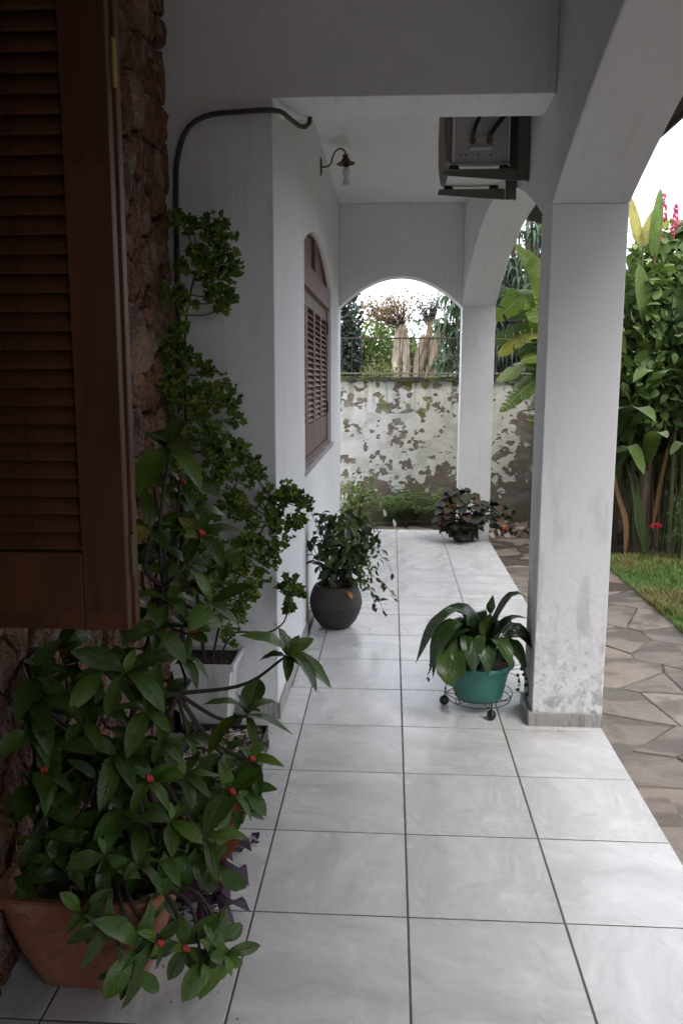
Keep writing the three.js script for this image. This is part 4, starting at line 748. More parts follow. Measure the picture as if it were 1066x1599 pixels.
// unseen trees added on the right to keep sky light off the near porch
[[4.6, -1.6, 271, 'first unseen dark tree added right of the lawn to block sky light'], [4.4, 1.2, 272, 'second unseen dark tree added right of the lawn to block sky light'], [4.2, 3.8, 273, 'third unseen dark tree added right of the lawn to block sky light']].forEach(([x, z, s, l]) => leafMass('added_shade_tree', l, 'tree', x, 2.9, z, 1.6, 3.1, 1.7, 5200, 0.27, [0.04, 0.07, 0.03], unitLeaf(0.5, 0.3, { seg: 2 }), s, 'unseen trees added to shade the porch'));
// ---------------------------------------------------------------- potted plants in the passage
// sites of leaf rosettes on the big shrub: x, y, z, leaf length, leaves
const ROS = [[-0.519,0.333,0.15,0.1,6],[-0.471,0.367,0.1,0.1,6],[-0.441,0.495,0.06,0.1,6],[-0.518,0.506,0.05,0.095,6],[-0.46,0.419,0.08,0.1,6],[-0.589,0.437,0.14,0.1,6],[-0.518,0.304,0.24,0.1,6],[-0.593,0.365,0.3,0.1,6],[-0.593,0.377,0.2,0.1,6],[-0.613,0.224,0.45,0.1,6],[-0.504,0.163,0.43,0.1,6],[-0.455,0.163,0.4,0.09,6],[-0.67,0.176,0.49,0.1,5],[-0.709,0.305,0.5,0.09,5],[-0.637,1.357,0.08,0.135,8],[-0.69,1.148,0.1,0.1,6],[-0.555,1.134,0.12,0.115,7],[-0.604,1.046,0.08,0.105,7],[-0.639,0.967,0.14,0.1,6],[-0.529,0.958,0.12,0.1,6],[-0.731,1.03,0.05,0.1,5],[-0.515,1.054,0.05,0.085,5],[-0.65,0.917,0.22,0.1,6],[-0.584,0.888,0.15,0.105,7],[-0.723,0.813,0.25,0.115,7],[-0.795,0.797,0.2,0.11,7],[-0.67,0.721,0.27,0.1,7],[-0.334,0.823,0.12,0.12,8],[-0.44,0.655,0.12,0.115,9],[-0.586,0.527,0.22,0.1,7],[-0.487,0.445,0.15,0.105,7],[-0.607,0.442,0.3,0.1,6],[-0.524,0.39,0.28,0.1,6],[-0.743,0.409,0.4,0.085,5],[-0.994,0.368,0.33,0.12,6],[-0.769,0.327,0.5,0.1,7],[-0.653,0.223,0.47,0.105,6],[-0.553,0.181,0.4,0.105,7],[-0.479,0.164,0.36,0.09,6],[-0.629,0.373,0.33,0.09,5],[-1.023,0.715,0.2,0.115,6],[-0.978,0.608,0.22,0.115,6],[-0.921,0.538,0.18,0.11,6],[-0.932,0.782,0.12,0.115,6],[-1.018,0.803,0.08,0.11,5],[-0.832,0.682,0.26,0.11,7],[-0.802,0.533,0.27,0.115,7],[-0.964,0.482,0.25,0.12,7],[-0.85,0.442,0.33,0.11,6],[-0.729,0.464,0.3,0.11,6],[-0.739,0.618,0.3,0.11,6],[-0.661,0.552,0.3,0.11,6],[-1.057,0.434,0.2,0.11,6],[-0.933,0.35,0.34,0.11,5],[-0.643,0.619,0.24,0.1,6],[-0.621,0.28,0.36,0.09,5],[-0.553,0.34,0.3,0.09,5],[-0.856,0.668,0.1,0.1,6],[-0.728,0.597,0.18,0.1,6],[-0.985,0.644,0.05,0.1,6],[-1.064,0.476,0.1,0.1,6],[-0.902,0.432,0.15,0.1,6],[-0.76,0.464,0.15,0.1,6],[-0.8,0.37,0.2,0.1,6],[-0.957,0.365,0.2,0.1,6],[-1.006,0.408,0.28,0.1,6],[-0.68,0.673,0.1,0.1,6],[-0.607,0.592,0.12,0.09,5],[-0.636,0.783,0.05,0.1,6],[-0.735,0.912,0.0,0.1,6],[-0.686,1.058,0.0,0.1,6],[-0.602,1.184,0.0,0.09,5],[-0.635,1.254,0.0,0.1,6],[-0.7,1.256,0.02,0.1,5],[-0.683,0.396,0.3,0.1,6],[-0.587,0.405,0.15,0.1,6],[-0.544,0.473,0.1,0.09,5],[-0.718,0.342,0.3,0.09,5],[-0.866,0.39,0.4,0.1,5],[-0.772,0.352,0.38,0.09,5],[-0.661,0.386,0.4,0.09,5],[-0.981,0.338,0.38,0.1,5],[-1.029,0.792,0.25,0.11,6],[-0.998,0.661,0.3,0.11,6],[-0.936,0.739,0.28,0.11,6],[-1.005,0.534,0.32,0.11,6],[-0.916,0.576,0.33,0.11,6],[-0.808,0.41,0.36,0.1,6]];
const POL = [[-0.904,2.167,-1.2,0.035],[-0.867,2.142,-1.2,0.035],[-0.772,2.127,-1.2,0.05],[-0.729,2.092,-1.2,0.05],[-0.787,2.036,-1.2,0.06],[-0.741,2.019,-1.2,0.06],[-0.75,1.949,-1.2,0.06],[-0.801,1.962,-1.2,0.05],[-0.71,1.986,-1.2,0.04],[-0.864,2.049,-1.2,0.02],[-0.904,1.987,-1.2,0.025],[-0.934,1.863,-1.2,0.045],[-0.89,1.855,-1.2,0.045],[-0.739,1.862,-1.2,0.03],[-0.745,1.825,-1.2,0.03],[-0.777,1.887,-1.2,0.03],[-0.975,1.647,-1.2,0.06],[-0.951,1.557,-1.2,0.06],[-0.919,1.467,-1.2,0.06],[-0.824,1.576,-1.2,0.03],[-0.767,1.506,-1.2,0.055],[-0.742,1.454,-1.2,0.05],[-0.801,1.428,-1.2,0.04],[-0.709,1.384,-1.2,0.03],[-0.859,1.415,-1.2,0.04],[-0.839,1.493,-1.2,0.035],[-0.804,1.27,-1.2,0.05],[-0.703,1.258,-1.2,0.05],[-0.65,1.205,-1.2,0.04],[-0.625,1.147,-1.2,0.03],[-0.695,1.085,-1.2,0.045],[-0.781,1.124,-1.2,0.05],[-0.697,1.004,-1.2,0.05],[-0.756,1.017,-1.2,0.05],[-0.861,1.15,-1.2,0.05],[-0.594,1.032,-1.2,0.035],[-0.527,1.068,-1.2,0.05],[-0.473,1.06,-1.2,0.045],[-0.428,1.034,-1.2,0.04],[-0.455,0.961,-1.2,0.03],[-0.546,0.97,-1.2,0.045],[-0.52,0.884,-1.2,0.05],[-0.57,0.806,-1.2,0.05],[-0.62,0.723,-1.2,0.05],[-0.676,0.633,-1.2,0.05],[-0.71,0.548,-1.2,0.045],[-0.755,0.771,-1.2,0.06],[-0.791,0.659,-1.2,0.06],[-0.842,0.56,-1.2,0.05],[-0.734,0.463,-1.2,0.035],[-0.484,0.686,-1.2,0.035],[-0.457,0.651,-1.2,0.03],[-0.503,0.658,-1.2,0.03],[-0.477,0.594,-1.2,0.02],[-0.814,0.852,-1.2,0.05],[-0.664,0.854,-1.2,0.04],[-0.91,1.309,-1.2,0.06],[-0.927,1.203,-1.2,0.06],[-0.89,1.069,-1.2,0.06],[-0.838,0.961,-1.2,0.06],[-0.894,0.906,-1.2,0.06],[-0.87,0.769,-1.2,0.06],[-0.901,0.657,-1.2,0.06],[-0.74,1.151,-1.2,0.05],[-0.649,0.964,-1.2,0.045],[-0.623,0.855,-1.2,0.045],[-0.693,0.772,-1.2,0.05],[-0.751,0.575,-1.2,0.05],[-0.816,1.336,-1.2,0.05],[-0.888,1.622,-1.2,0.04],[-0.925,1.724,-1.2,0.04],[-0.997,1.518,-1.2,0.05],[-0.765,1.218,-1.2,0.05]];
{ // terracotta planter and the broad leaved shrub in it
  const pot = thing('terracotta_planter', 'square terracotta planter with flaring sides at the stone wall', 'planter', [-0.822, 0, 0.205]);
  const clay = std({ map: ctex(256, 256, (u, v) => { const a = fbm(u * 5, v * 5, 801, 5, 5), f = fbm(u * 40, v * 40, 803, 3, 40), k = 0.72 + 0.5 * a + 0.15 * (f - 0.5), lime = smooth(0.52, 0.7, fbm(u * 9, v * 6, 805, 5, 3)) * 0.35, mud = smooth(0.6, 0.72, fbm(u * 22, v * 22, 807, 4, 22)) * 0.4; return [[0.34, 0.45, 0.1], [0.135, 0.34, 0.07], [0.072, 0.27, 0.05]].map(([c, l, m]) => lerp(lerp(c * k, l * k, lime), m, mud)); }), roughness: 0.75 });
  const sec = (h, y, n = 40) => { const o = []; for (let i = 0; i < n; i++) { const a = i / n * TAU, c = Math.cos(a), s = Math.sin(a), e = 0.34; o.push(V(Math.sign(c) * Math.pow(Math.abs(c), e) * h, y, Math.sign(s) * Math.pow(Math.abs(s), e) * h)); } return o; };
  const loft = rings => { const pos = [], n = rings[0].length; for (let r = 0; r < rings.length - 1; r++) for (let i = 0; i < n; i++) { const j = (i + 1) % n, a = rings[r][i], b = rings[r][j], c = rings[r + 1][i], d = rings[r + 1][j]; for (const q of [a, c, b, b, c, d]) pos.push(q.x, q.y, q.z); } const g = new THREE.BufferGeometry(); g.setAttribute('position', new THREE.Float32BufferAttribute(pos, 3)); g.computeVertexNormals(); return toCreasedNormals(projUV(g, 2), 0.6); };
  mesh('bowl', loft([sec(0.02, 0.002), sec(0.13, 0.0), sec(0.138, 0.004), sec(0.158, 0.06), sec(0.181, 0.13), sec(0.199, 0.2), sec(0.209, 0.262)]), clay, pot);
  mesh('rim', loft([sec(0.209, 0.262), sec(0.219, 0.264), sec(0.223, 0.288), sec(0.216, 0.293), sec(0.196, 0.29), sec(0.192, 0.24)]), clay, pot);
  const so = new THREE.CircleGeometry(0.2, 24); so.rotateX(-Math.PI / 2); so.translate(0, 0.25, 0); mesh('soil', so, pottingSoil, pot);

  const t = thing('broad_leaved_shrub', 'tall shrub with glossy oval leaves and red buds in the terracotta planter', 'plant', [0, 0, 0]);
  const R = rng(811);
  const vars = [unitLeaf(0.44, 0.25, { seg: 8, half: 1, shape: leafShape.obov, fold: 0.28 }), unitLeaf(0.4, 0.45, { seg: 8, half: 1, shape: leafShape.oval, fold: 0.35, wave: 0.08 }), unitLeaf(0.47, 0.1, { seg: 8, half: 1, shape: leafShape.oval, fold: 0.2 }), unitLeaf(0.38, 0.62, { seg: 8, half: 1, shape: leafShape.obov, fold: 0.45, wave: 0.1 }), unitLeaf(0.42, 0.3, { seg: 8, half: 1, shape: leafShape.oval, fold: 0.5, twist: 0.7, wave: 0.12 }), unitLeaf(0.45, -0.15, { seg: 8, half: 1, shape: leafShape.obov, fold: 0.5 }), unitLeaf(0.4, 0.4, { seg: 8, half: 1, shape: leafShape.obov, fold: -0.25, twist: -0.5 })];
  const mats = [glossy(0.06, 0.118, 0.012), glossy(0.08, 0.145, 0.022), glossy(0.046, 0.092, 0.011), glossy(0.095, 0.17, 0.016), glossy(0.064, 0.11, 0.018)], young = glossy(0.13, 0.22, 0.04), rusty = glossy(0.22, 0.07, 0.025), yellow = glossy(0.22, 0.2, 0.03);
  const stem = std({ color: rgb(0.045, 0.032, 0.025), roughness: 0.8 }), bud = std({ color: rgb(0.45, 0.04, 0.02), roughness: 0.5 });
  const root = V(-0.80, 0.25, 0.2), trunks = [V(-0.70, 0.62, 0.22), V(-0.84, 0.6, 0.16), V(-0.62, 0.72, 0.14), V(-0.66, 1.0, 0.1)];
  trunks.forEach((q, i) => mesh('stem', taper([root.clone().add(V((i - 1.5) * 0.03, 0, 0)), root.clone().lerp(q, 0.5).add(V((R() - 0.5) * 0.06, 0, (R() - 0.5) * 0.05)), q], 0.011, 0.008, 10, 7), stem, t));
  const inside = []; let many = 0;
  ROS.forEach(([x, y, z, len, n], i) => {
    const C = V(Math.max(x, -0.955), y, z), hang = y < 0.36;
    const from = hang ? root.clone().add(V((C.x - root.x) * 0.45, 0.05, (C.z - root.z) * 0.6)) : trunks.reduce((a, b) => b.distanceTo(C) < a.distanceTo(C) ? b : a);
    const mid = from.clone().lerp(C, 0.55).add(V((R() - 0.5) * 0.06, hang ? 0.05 : -0.035, (R() - 0.5) * 0.05));
    mesh('stem', taper([from, mid, C], 0.0065, 0.0035, 10, 6), stem, t);
    const ax = V(0.35 + 0.5 * (R() - 0.5), hang ? 0.05 : 0.75, 0.35 + 0.5 * (R() - 0.5)).normalize(), e1 = ax.clone().cross(V(0.3, 0.2, 0.9)).normalize(), e2 = ax.clone().cross(e1);
    for (let k = 0; k < n; k++) {
      const a = k * 2.4 + i * 1.3 + (R() - 0.5) * 0.5, op = 0.75 + 0.75 * (1 - k / n) + 0.25 * (R() - 0.5), d = ax.clone().multiplyScalar(Math.cos(op)).addScaledVector(e1, Math.cos(a) * Math.sin(op)).addScaledVector(e2, Math.sin(a) * Math.sin(op));
      const inner = k >= n - 1, L = 1.02 * len * (inner ? 0.5 : 0.6 + 0.6 * R()), f = R();
      const p0 = C.clone().addScaledVector(ax, 0.012 * (k / n)), tip = p0.clone().addScaledVector(d, L);
      if (tip.x < -0.985) d.x = Math.abs(d.x) * 0.5 + 0.05;
      if (p0.y + d.y * L < 0.03) d.y = (0.03 - p0.y) / L;
      if (p0.z + d.z * L > 0.28 && y > 0.93) d.z = -Math.abs(d.z);
      const up = ax.clone().add(V(0, 0.6, 0)).addScaledVector(d, -0.2).add(rdir(R).multiplyScalar(0.35)), gv = pick(vars, R), mv = inner && f < 0.5 ? young : f < 0.02 ? rusty : f < 0.035 ? yellow : pick(mats, R), wz = L * (0.85 + 0.35 * R());
      if (many++ < 298) { const o = mesh('leaf', gv, mv, t); orient(o, p0, d, up); o.scale.set(L, L, wz); } else { const q = 0.75 + 0.5 * R(); inside.push([p0, d, up, L, [0.055 * q, 0.11 * q, 0.013 * q]]); }
    }
    if (i % 7 === 2 || i === 0) { const b = new THREE.SphereGeometry(0.0055, 8, 6); b.scale(1, 1.9, 1); b.rotateZ(0.5); const o = mesh('flower_bud', merge([b, b.clone().translate(0.009, 0.004, 0.005), b.clone().translate(0.003, 0.006, 0.009)]), bud, t); o.position.copy(C).addScaledVector(ax, 0.016); }
  });
  scatter('inner_leaves', vars[1], glossy(1, 1, 1), inside, t);
}
{ // white planter on a dark saucer with the ruffle leaved climber
  const pot = thing('white_planter', 'white rectangular planter in the corner of the dim wall', 'planter', [-0.855, 0.045, -1.258]);
  const white = std({ map: ctex(256, 256, (u, v) => { const a = fbm(u * 6, v * 6, 821, 4), s = smooth(0.6, 0.72, fbm(u * 20, v * 6, 823, 4)); const k = 0.62 + 0.12 * (a - 0.5) - 0.15 * s; return [k, k, k * 0.98]; }), roughness: 0.5 });
  const wall = (x0, x1, z0, z1) => box(x0, x1, 0.27, 0.30, z0, z1, 0.003);
  const body = new THREE.CylinderGeometry(0.125 * Math.SQRT2, 0.095 * Math.SQRT2, 0.285, 4, 1, false, Math.PI / 4).toNonIndexed(); body.computeVertexNormals(); body.translate(0, 0.1425, 0); mesh('body', projUV(body), white, pot);
  mesh('rim', merge([wall(-0.14, 0.14, 0.112, 0.128), wall(-0.14, 0.14, -0.128, -0.112), wall(-0.14, -0.124, -0.1118, 0.1118), wall(0.124, 0.14, -0.1118, 0.1118)]), white, pot);
  const so = new THREE.PlaneGeometry(0.247, 0.223); so.rotateX(-Math.PI / 2); so.translate(0, 0.2875, 0); mesh('soil', so, pottingSoil, pot);
  const sc = thing('planter_saucer', 'dark plastic saucer under the white planter', 'saucer', [-0.855, 0, -1.255]);
  mesh('tray', box(-0.13, 0.13, 0.001, 0.012, -0.125, 0.125, 0.004), dark, sc); mesh('support', box(-0.105, 0.105, 0.0125, 0.0445, -0.1, 0.1, 0.004), dark, sc);

  const t = thing('ruffled_climber', 'tall thin climber with small ruffled leaves against the dim wall', 'plant', [0, 0, 0]);
  const R = rng(831), lobed = s => { // round lobed leaf, edges puckered
    const pos = [], uv = [], n = 15, Q = rng(s), c = [0.45, 0, 0], P = i => { const a = i / n * TAU, r = 0.5 * (0.82 + 0.24 * Math.cos(a * 5 + s) + 0.08 * Q()); return [0.45 + Math.cos(a + Math.PI) * r, 0.14 * Math.sin(a * 4 + s) + 0.1, Math.sin(a + Math.PI) * r]; }, pts = []; for (let i = 0; i < n; i++) pts.push(P(i));
    for (let i = 0; i < n; i++) { const a = pts[i], b = pts[(i + 1) % n]; pos.push(...c, ...b, ...a); uv.push(0.5, 0.5, b[0], b[2] + 0.5, a[0], a[2] + 0.5); }
    const g = new THREE.BufferGeometry(); g.setAttribute('position', new THREE.Float32BufferAttribute(pos, 3)); g.setAttribute('uv', new THREE.Float32BufferAttribute(uv, 2)); g.computeVertexNormals(); return g;
  };
  const vars = [lobed(1), lobed(2), lobed(3)], mats = [glossy(0.085, 0.15, 0.018, { map: null, bumpMap: null, roughness: 0.55 }), glossy(0.11, 0.18, 0.022, { map: null, bumpMap: null, roughness: 0.55 }), glossy(0.06, 0.11, 0.018, { map: null, bumpMap: null, roughness: 0.55 }), glossy(0.17, 0.21, 0.025, { map: null, bumpMap: null, roughness: 0.55 })];
  const root = V(-0.87, 0.33, -1.26), spine = new THREE.CatmullRomCurve3([root, V(-0.9, 0.7, -1.26), V(-0.92, 1.1, -1.28), V(-0.93, 1.5, -1.29), V(-0.905, 1.85, -1.28), V(-0.84, 2.02, -1.25)]);
  mesh('stem', taper(spine.getPoints(8), 0.0085, 0.004, 40, 7), twigMat, t);
  const side = new THREE.CatmullRomCurve3([V(-0.83, 0.33, -1.24), V(-0.76, 0.6, -1.22), V(-0.65, 0.8, -1.2), V(-0.56, 0.98, -1.2), V(-0.44, 1.06, -1.2)]); mesh('stem', taper(side.getPoints(8), 0.006, 0.0035, 30, 6), twigMat, t);
  const third = new THREE.CatmullRomCurve3([V(-0.80, 0.33, -1.22), V(-0.72, 0.47, -1.19), V(-0.58, 0.48, -1.17), V(-0.505, 0.53, -1.17), V(-0.48, 0.66, -1.18)]); mesh('stem', taper(third.getPoints(8), 0.005, 0.003, 24, 6), twigMat, t);
  const rest = []; let count = 0;
  POL.forEach(([x, y, z, r], i) => {
    const C = V(x, y, z - 0.03 + 0.06 * R()), crv = [spine, side, third].map(c => c.getPoints(30)).flat().reduce((a, b) => b.distanceTo(C) - (b.y < C.y ? 0.1 : 0) < a.distanceTo(C) - (a.y < C.y ? 0.1 : 0) ? b : a);
    if (crv.distanceTo(C) > 0.03) mesh('twig', taper([crv, crv.clone().lerp(C, 0.6).add(V(0, -0.015, 0)), C], 0.003, 0.0018, 6, 5), twigMat, t);
    const n = Math.round(12 + 3600 * r * r * 1.35);
    for (let k = 0; k < n; k++) {
      const p = C.clone().add(rdir(R).multiplyScalar(r * Math.cbrt(R()) * 1.05)); p.z = Math.max(p.z, -1.35); const d = rdir(R, 0.1), up = V(0.4 * (R() - 0.3), 0.7, 0.9 * R() + 0.1).add(rdir(R).multiplyScalar(0.45)), s = 0.03 + 0.02 * R();
      if (count < 290 && k % 3 === 0) { const o = mesh('leaf', pick(vars, R), pick(mats, R), t); orient(o, p, d, up); o.scale.setScalar(s); count++; }
      else { const q = 0.7 + 0.6 * R(); rest.push([p, d, up, s, R() < 0.2 ? [0.17 * q, 0.21 * q, 0.025] : [0.085 * q, 0.15 * q, 0.02 * q]]); }
    }
  });
  scatter('small_leaves', vars[1], glossy(1, 1, 1, { map: null, bumpMap: null, roughness: 0.55 }), rest, t);
}
{ // black trough of purple shamrock, pale straw on the soil
  const tr = thing('black_trough', 'low black trough with pale mulch between the planters', 'planter', [-0.715, 0, -0.79]);
  const blk = std({ color: rgb(0.022, 0.02, 0.02), roughness: 0.5 });
  mesh('floor_plate', box(-0.145, 0.145, 0.002, 0.012, -0.285, 0.30, 0.002), blk, tr);
  for (const g of [box(-0.15, 0.15, 0.001, 0.105, 0.3005, 0.312, 0.003), box(-0.15, 0.15, 0.001, 0.105, -0.297, -0.2855, 0.003), box(-0.15, -0.1455, 0.001, 0.105, -0.285, 0.30, 0.002), box(0.1455, 0.15, 0.001, 0.105, -0.285, 0.30, 0.002)]) mesh('side', g, blk, tr);
  mesh('soil', box(-0.145, 0.145, 0.0125, 0.078, -0.285, 0.30), pottingSoil, tr);
  const R = rng(841), chips = [], cg = unitLeaf(0.3, 0.2, { seg: 2 });
  for (let i = 0; i < 700; i++) chips.push([V((R() - 0.5) * 0.28, 0.08 + 0.014 * R(), (R() - 0.5) * 0.57), rdir(R).setY(0.15 * (R() - 0.5)), rdir(R, 1.5), 0.02 + 0.03 * R(), pick([[0.55, 0.5, 0.42], [0.42, 0.36, 0.28], [0.6, 0.58, 0.52], [0.3, 0.22, 0.16]], R)]);
  scatter('mulch', cg, std({ color: 0xffffff, roughness: 0.9, side: THREE.DoubleSide }), chips, tr);
  const tri = (() => { const gs = []; for (let k = 0; k < 3; k++) { const a = k * TAU / 3, g = new THREE.BufferGeometry(), P = (r, b, y) => [Math.cos(a + b) * r, y, Math.sin(a + b) * r]; const A = P(0.02, 0, 0), M = P(0.82, 0, -0.12), B = P(1, 0.52, -0.34), C = P(1, -0.52, -0.34); g.setAttribute('position', new THREE.Float32BufferAttribute([...A, ...M, ...B, ...A, ...C, ...M], 3)); g.setAttribute('uv', new THREE.Float32BufferAttribute(new Array(12).fill(0.3), 2)); g.computeVertexNormals(); gs.push(g); } return mergeGeometries(gs); })();
  const pm = [std({ color: rgb(0.038, 0.016, 0.034), roughness: 0.6, side: THREE.DoubleSide }), std({ color: rgb(0.055, 0.02, 0.045), roughness: 0.6, side: THREE.DoubleSide }), std({ color: rgb(0.03, 0.016, 0.032), roughness: 0.55, side: THREE.DoubleSide })], st = std({ color: rgb(0.16, 0.1, 0.09), roughness: 0.7 });
  const shamrock = (label, x, y, z, list, hang) => { const t = thing('purple_shamrock', label, 'plant', [x, y, z], 0, 'purple shamrocks'); list.forEach(([lx, ly, lz, s]) => { const p = V(lx, ly, lz); mesh('stalk', taper([[lx * 0.15, 0, lz * 0.15], [lx * 0.55, Math.max(ly, 0) * 0.7 + hang, lz * 0.55], [lx, ly, lz]], 0.0013, 0.0011, 8, 4), st, t); const o = mesh('leaf', tri, pick(pm, R), t); o.position.copy(p); o.rotation.set((R() - 0.5) * 1.1 + 0.45, R() * TAU, (R() - 0.5) * 1.1); o.scale.setScalar(s); }); };
  shamrock('purple shamrock growing in the black trough', -0.66, 0.078, -0.72, Array.from({ length: 16 }, () => [(R() - 0.4) * 0.2, 0.05 + 0.09 * R(), (R() - 0.5) * 0.34, 0.025 + 0.015 * R()]), 0.02);
  // the nearer one in its own small pot, half hidden behind the terracotta planter
  const pp = thing('small_black_pot', 'small black pot of purple shamrock behind the terracotta planter', 'pot', [-0.66, 0, -0.08]);
  mesh('bowl', lathe([[0, 0.002], [0.06, 0.002], [0.064, 0.008], [0.085, 0.12], [0.09, 0.122], [0.09, 0.132], [0.08, 0.132], [0.078, 0.11]], 28), blk, pp);
  const so = new THREE.CircleGeometry(0.079, 20); so.rotateX(-Math.PI / 2); so.translate(0, 0.112, 0); mesh('soil', so, pottingSoil, pp);
  shamrock('purple shamrock spilling over beside the terracotta planter', -0.66, 0.112, -0.08, [[0.12, 0.07, 0.1, 0.066], [0.15, 0.03, 0.12, 0.066], [0.09, 0.06, 0.13, 0.066], [0.11, -0.02, 0.14, 0.066], [0.15, -0.04, 0.15, 0.066], [0.05, 0.05, 0.14, 0.066], [0.02, 0.02, 0.16, 0.066], [0.07, -0.01, 0.17, 0.066], [-0.03, 0.06, 0.14, 0.066], [-0.06, 0.02, 0.17, 0.066], [0.0, 0.09, 0.1, 0.066], [0.06, 0.1, 0.07, 0.066], [0.14, 0.09, 0.05, 0.066], [-0.04, -0.03, 0.19, 0.066], [0.03, -0.05, 0.18, 0.066], [0.1, -0.06, 0.16, 0.066], [-0.08, 0.07, 0.1, 0.066], [0.13, 0.0, 0.09, 0.066]], 0.05);
  const dr = [[-0.52, 0.006, -0.34], [-0.5, 0.006, -0.37], [-0.535, 0.006, -0.31]]; dr.forEach(([x, y, z], i) => { const o = mesh(numbered('fallen_leaf'), leafAlong([[0, 0, 0], [0.012, 0.01, 0.004], [0.026, 0.002, -0.004], [0.034, 0.012, 0]], 0.022, { seg: 6, fold: 1.2, wave: 0.3, seed: i }), pm[i % 3]); o.position.set(x, y, z); o.rotation.y = i * 2.1; o.userData = { label: ['shrivelled purple leaf on the tiles, middle of three by the black trough', 'shrivelled purple leaf on the tiles, farthest of three by the black trough', 'shrivelled purple leaf on the tiles, nearest of three by the black trough'][i], category: 'leaf', group: 'shrivelled leaves on the tiles' }; });
}
{ // round brown pot
  const pot = thing('brown_pot', 'round dark brown pot with ridged shoulder below the window', 'pot', [-0.398, 0, -2.865]);
  const prof = [[0, 0.002], [0.085, 0.002], [0.098, 0.012], [0.128, 0.05], [0.152, 0.1], [0.163, 0.145]]; for (let i = 0; i <= 28; i++) { const t = i / 28, y = 0.15 + t * 0.115; prof.push([0.1635 - 0.03 * t * t + 0.0022 * Math.sin(t * TAU * 7), y]); } prof.push([0.128, 0.272], [0.118, 0.274], [0.114, 0.266], [0.125, 0.225]);
  mesh('bowl', lathe(prof, 56), std({ map: ctex(256, 128, (u, v) => { const k = 0.8 + 0.4 * fbm(u * 8, v * 8, 851, 4); return [0.034 * k, 0.027 * k, 0.024 * k]; }), roughness: 0.6 }), pot);
  const so = new THREE.CircleGeometry(0.12, 24); so.rotateX(-Math.PI / 2); so.translate(0, 0.235, 0); mesh('soil', so, pottingSoil, pot);
  const t = thing('bushy_plant', 'bushy dark plant with trailing twigs in the brown pot', 'plant', [-0.398, 0.235, -2.865]);
  const R = rng(861), vars = [unitLeaf(0.5, 0.25, { seg: 5 }), unitLeaf(0.42, 0.5, { seg: 5, fold: 0.4 }), unitLeaf(0.55, 0.1, { seg: 5 })], mats = [glossy(0.036, 0.065, 0.02), glossy(0.046, 0.085, 0.022), glossy(0.062, 0.105, 0.024), glossy(0.03, 0.055, 0.024), glossy(0.09, 0.135, 0.022)], orange = std({ color: rgb(0.5, 0.2, 0.03), roughness: 0.6, side: THREE.DoubleSide });
  let n = 0; const sprig = (pts, k, s0, s1, r = 0.004) => { const c = new THREE.CatmullRomCurve3(pts.map(p => V(...p)), false, 'centripetal'); mesh('stem', taper(pts, r, r * 0.4, 14, 5), twigMat, t); for (let i = 0; i < k; i++) { if (n++ > 296) return; const f = 0.22 + 0.78 * (i + R() * 0.6) / k, p = c.getPointAt(Math.min(1, f)), tg = c.getTangentAt(Math.min(1, f)), d = rdir(R, -0.25).addScaledVector(tg, 0.5), o = mesh('leaf', pick(vars, R), pick(mats, R), t); orient(o, p, d, rdir(R, 1.2)); o.scale.setScalar(lerp(s0, s1, R())); } };
  for (let i = 0; i < 19; i++) { const a = R() * TAU, r = 0.23 * Math.sqrt(R()), h = 0.24 + 0.36 * R(); sprig([[0.03 * Math.cos(a), 0, 0.03 * Math.sin(a)], [0.5 * r * Math.cos(a) + 0.03, h * 0.55, 0.5 * r * Math.sin(a)], [r * Math.cos(a) + 0.05, h, r * Math.sin(a)]], 11, 0.06, 0.1); }
  sprig([[-0.07, 0, 0.04], [-0.1, 0.17, 0.05], [-0.14, 0.34, 0.04], [-0.1, 0.4, 0.03]], 10, 0.04, 0.06);
  sprig([[0.06, 0.02, 0.05], [0.18, 0.12, 0.1], [0.3, 0.08, 0.12], [0.37, -0.03, 0.13]], 12, 0.03, 0.055, 0.0025);
  sprig([[0.06, 0.02, 0.05], [0.17, 0.06, 0.1], [0.27, -0.03, 0.13], [0.31, -0.12, 0.14]], 12, 0.03, 0.055, 0.0025);
  sprig([[0.05, 0.02, 0.05], [0.14, 0.1, 0.12], [0.22, 0.06, 0.16], [0.25, -0.08, 0.17]], 12, 0.04, 0.06, 0.0025);
  sprig([[0.05, 0.02, 0.02], [0.2, 0.28, 0.05], [0.3, 0.22, 0.08], [0.36, 0.12, 0.1]], 12, 0.025, 0.045, 0.002);
  sprig([[0.05, 0.02, 0.02], [0.16, 0.36, 0.0], [0.24, 0.34, 0.03], [0.3, 0.24, 0.04]], 11, 0.03, 0.05, 0.002);
  const fill = []; for (let i = 0; i < 250; i++) { const right = R() < 0.35, d = rdir(R), c = right ? V(0.17, 0.2, 0.05) : V(0.03, 0.34, 0), r = right ? V(0.11, 0.17, 0.08) : V(0.16, 0.2, 0.14), q = 0.6 + 0.8 * R(); fill.push([V(c.x + d.x * r.x * Math.cbrt(R()), c.y + d.y * r.y * Math.cbrt(R()), c.z + d.z * r.z), rdir(R, -0.5), rdir(R, 1), right ? 0.03 + 0.025 * R() : 0.045 + 0.035 * R(), R() < 0.2 ? [0.12 * q, 0.18 * q, 0.02] : [0.055 * q, 0.095 * q, 0.022 * q]]); }
  scatter('small_leaves', vars[1], glossy(1, 1, 1), fill, t);
  for (const [d, s] of [[V(0.6, -0.5, 0.5), 0.06], [V(0.3, 0.1, 0.8), 0.055]]) { const o = mesh('withered_leaf', vars[0], orange, t); orient(o, V(0.075, 0.02, 0.105), d, V(0, 1, 0.4)); o.scale.setScalar(s); }
  const wm = std({ color: rgb(0.75, 0.75, 0.7), roughness: 0.6, side: THREE.DoubleSide });
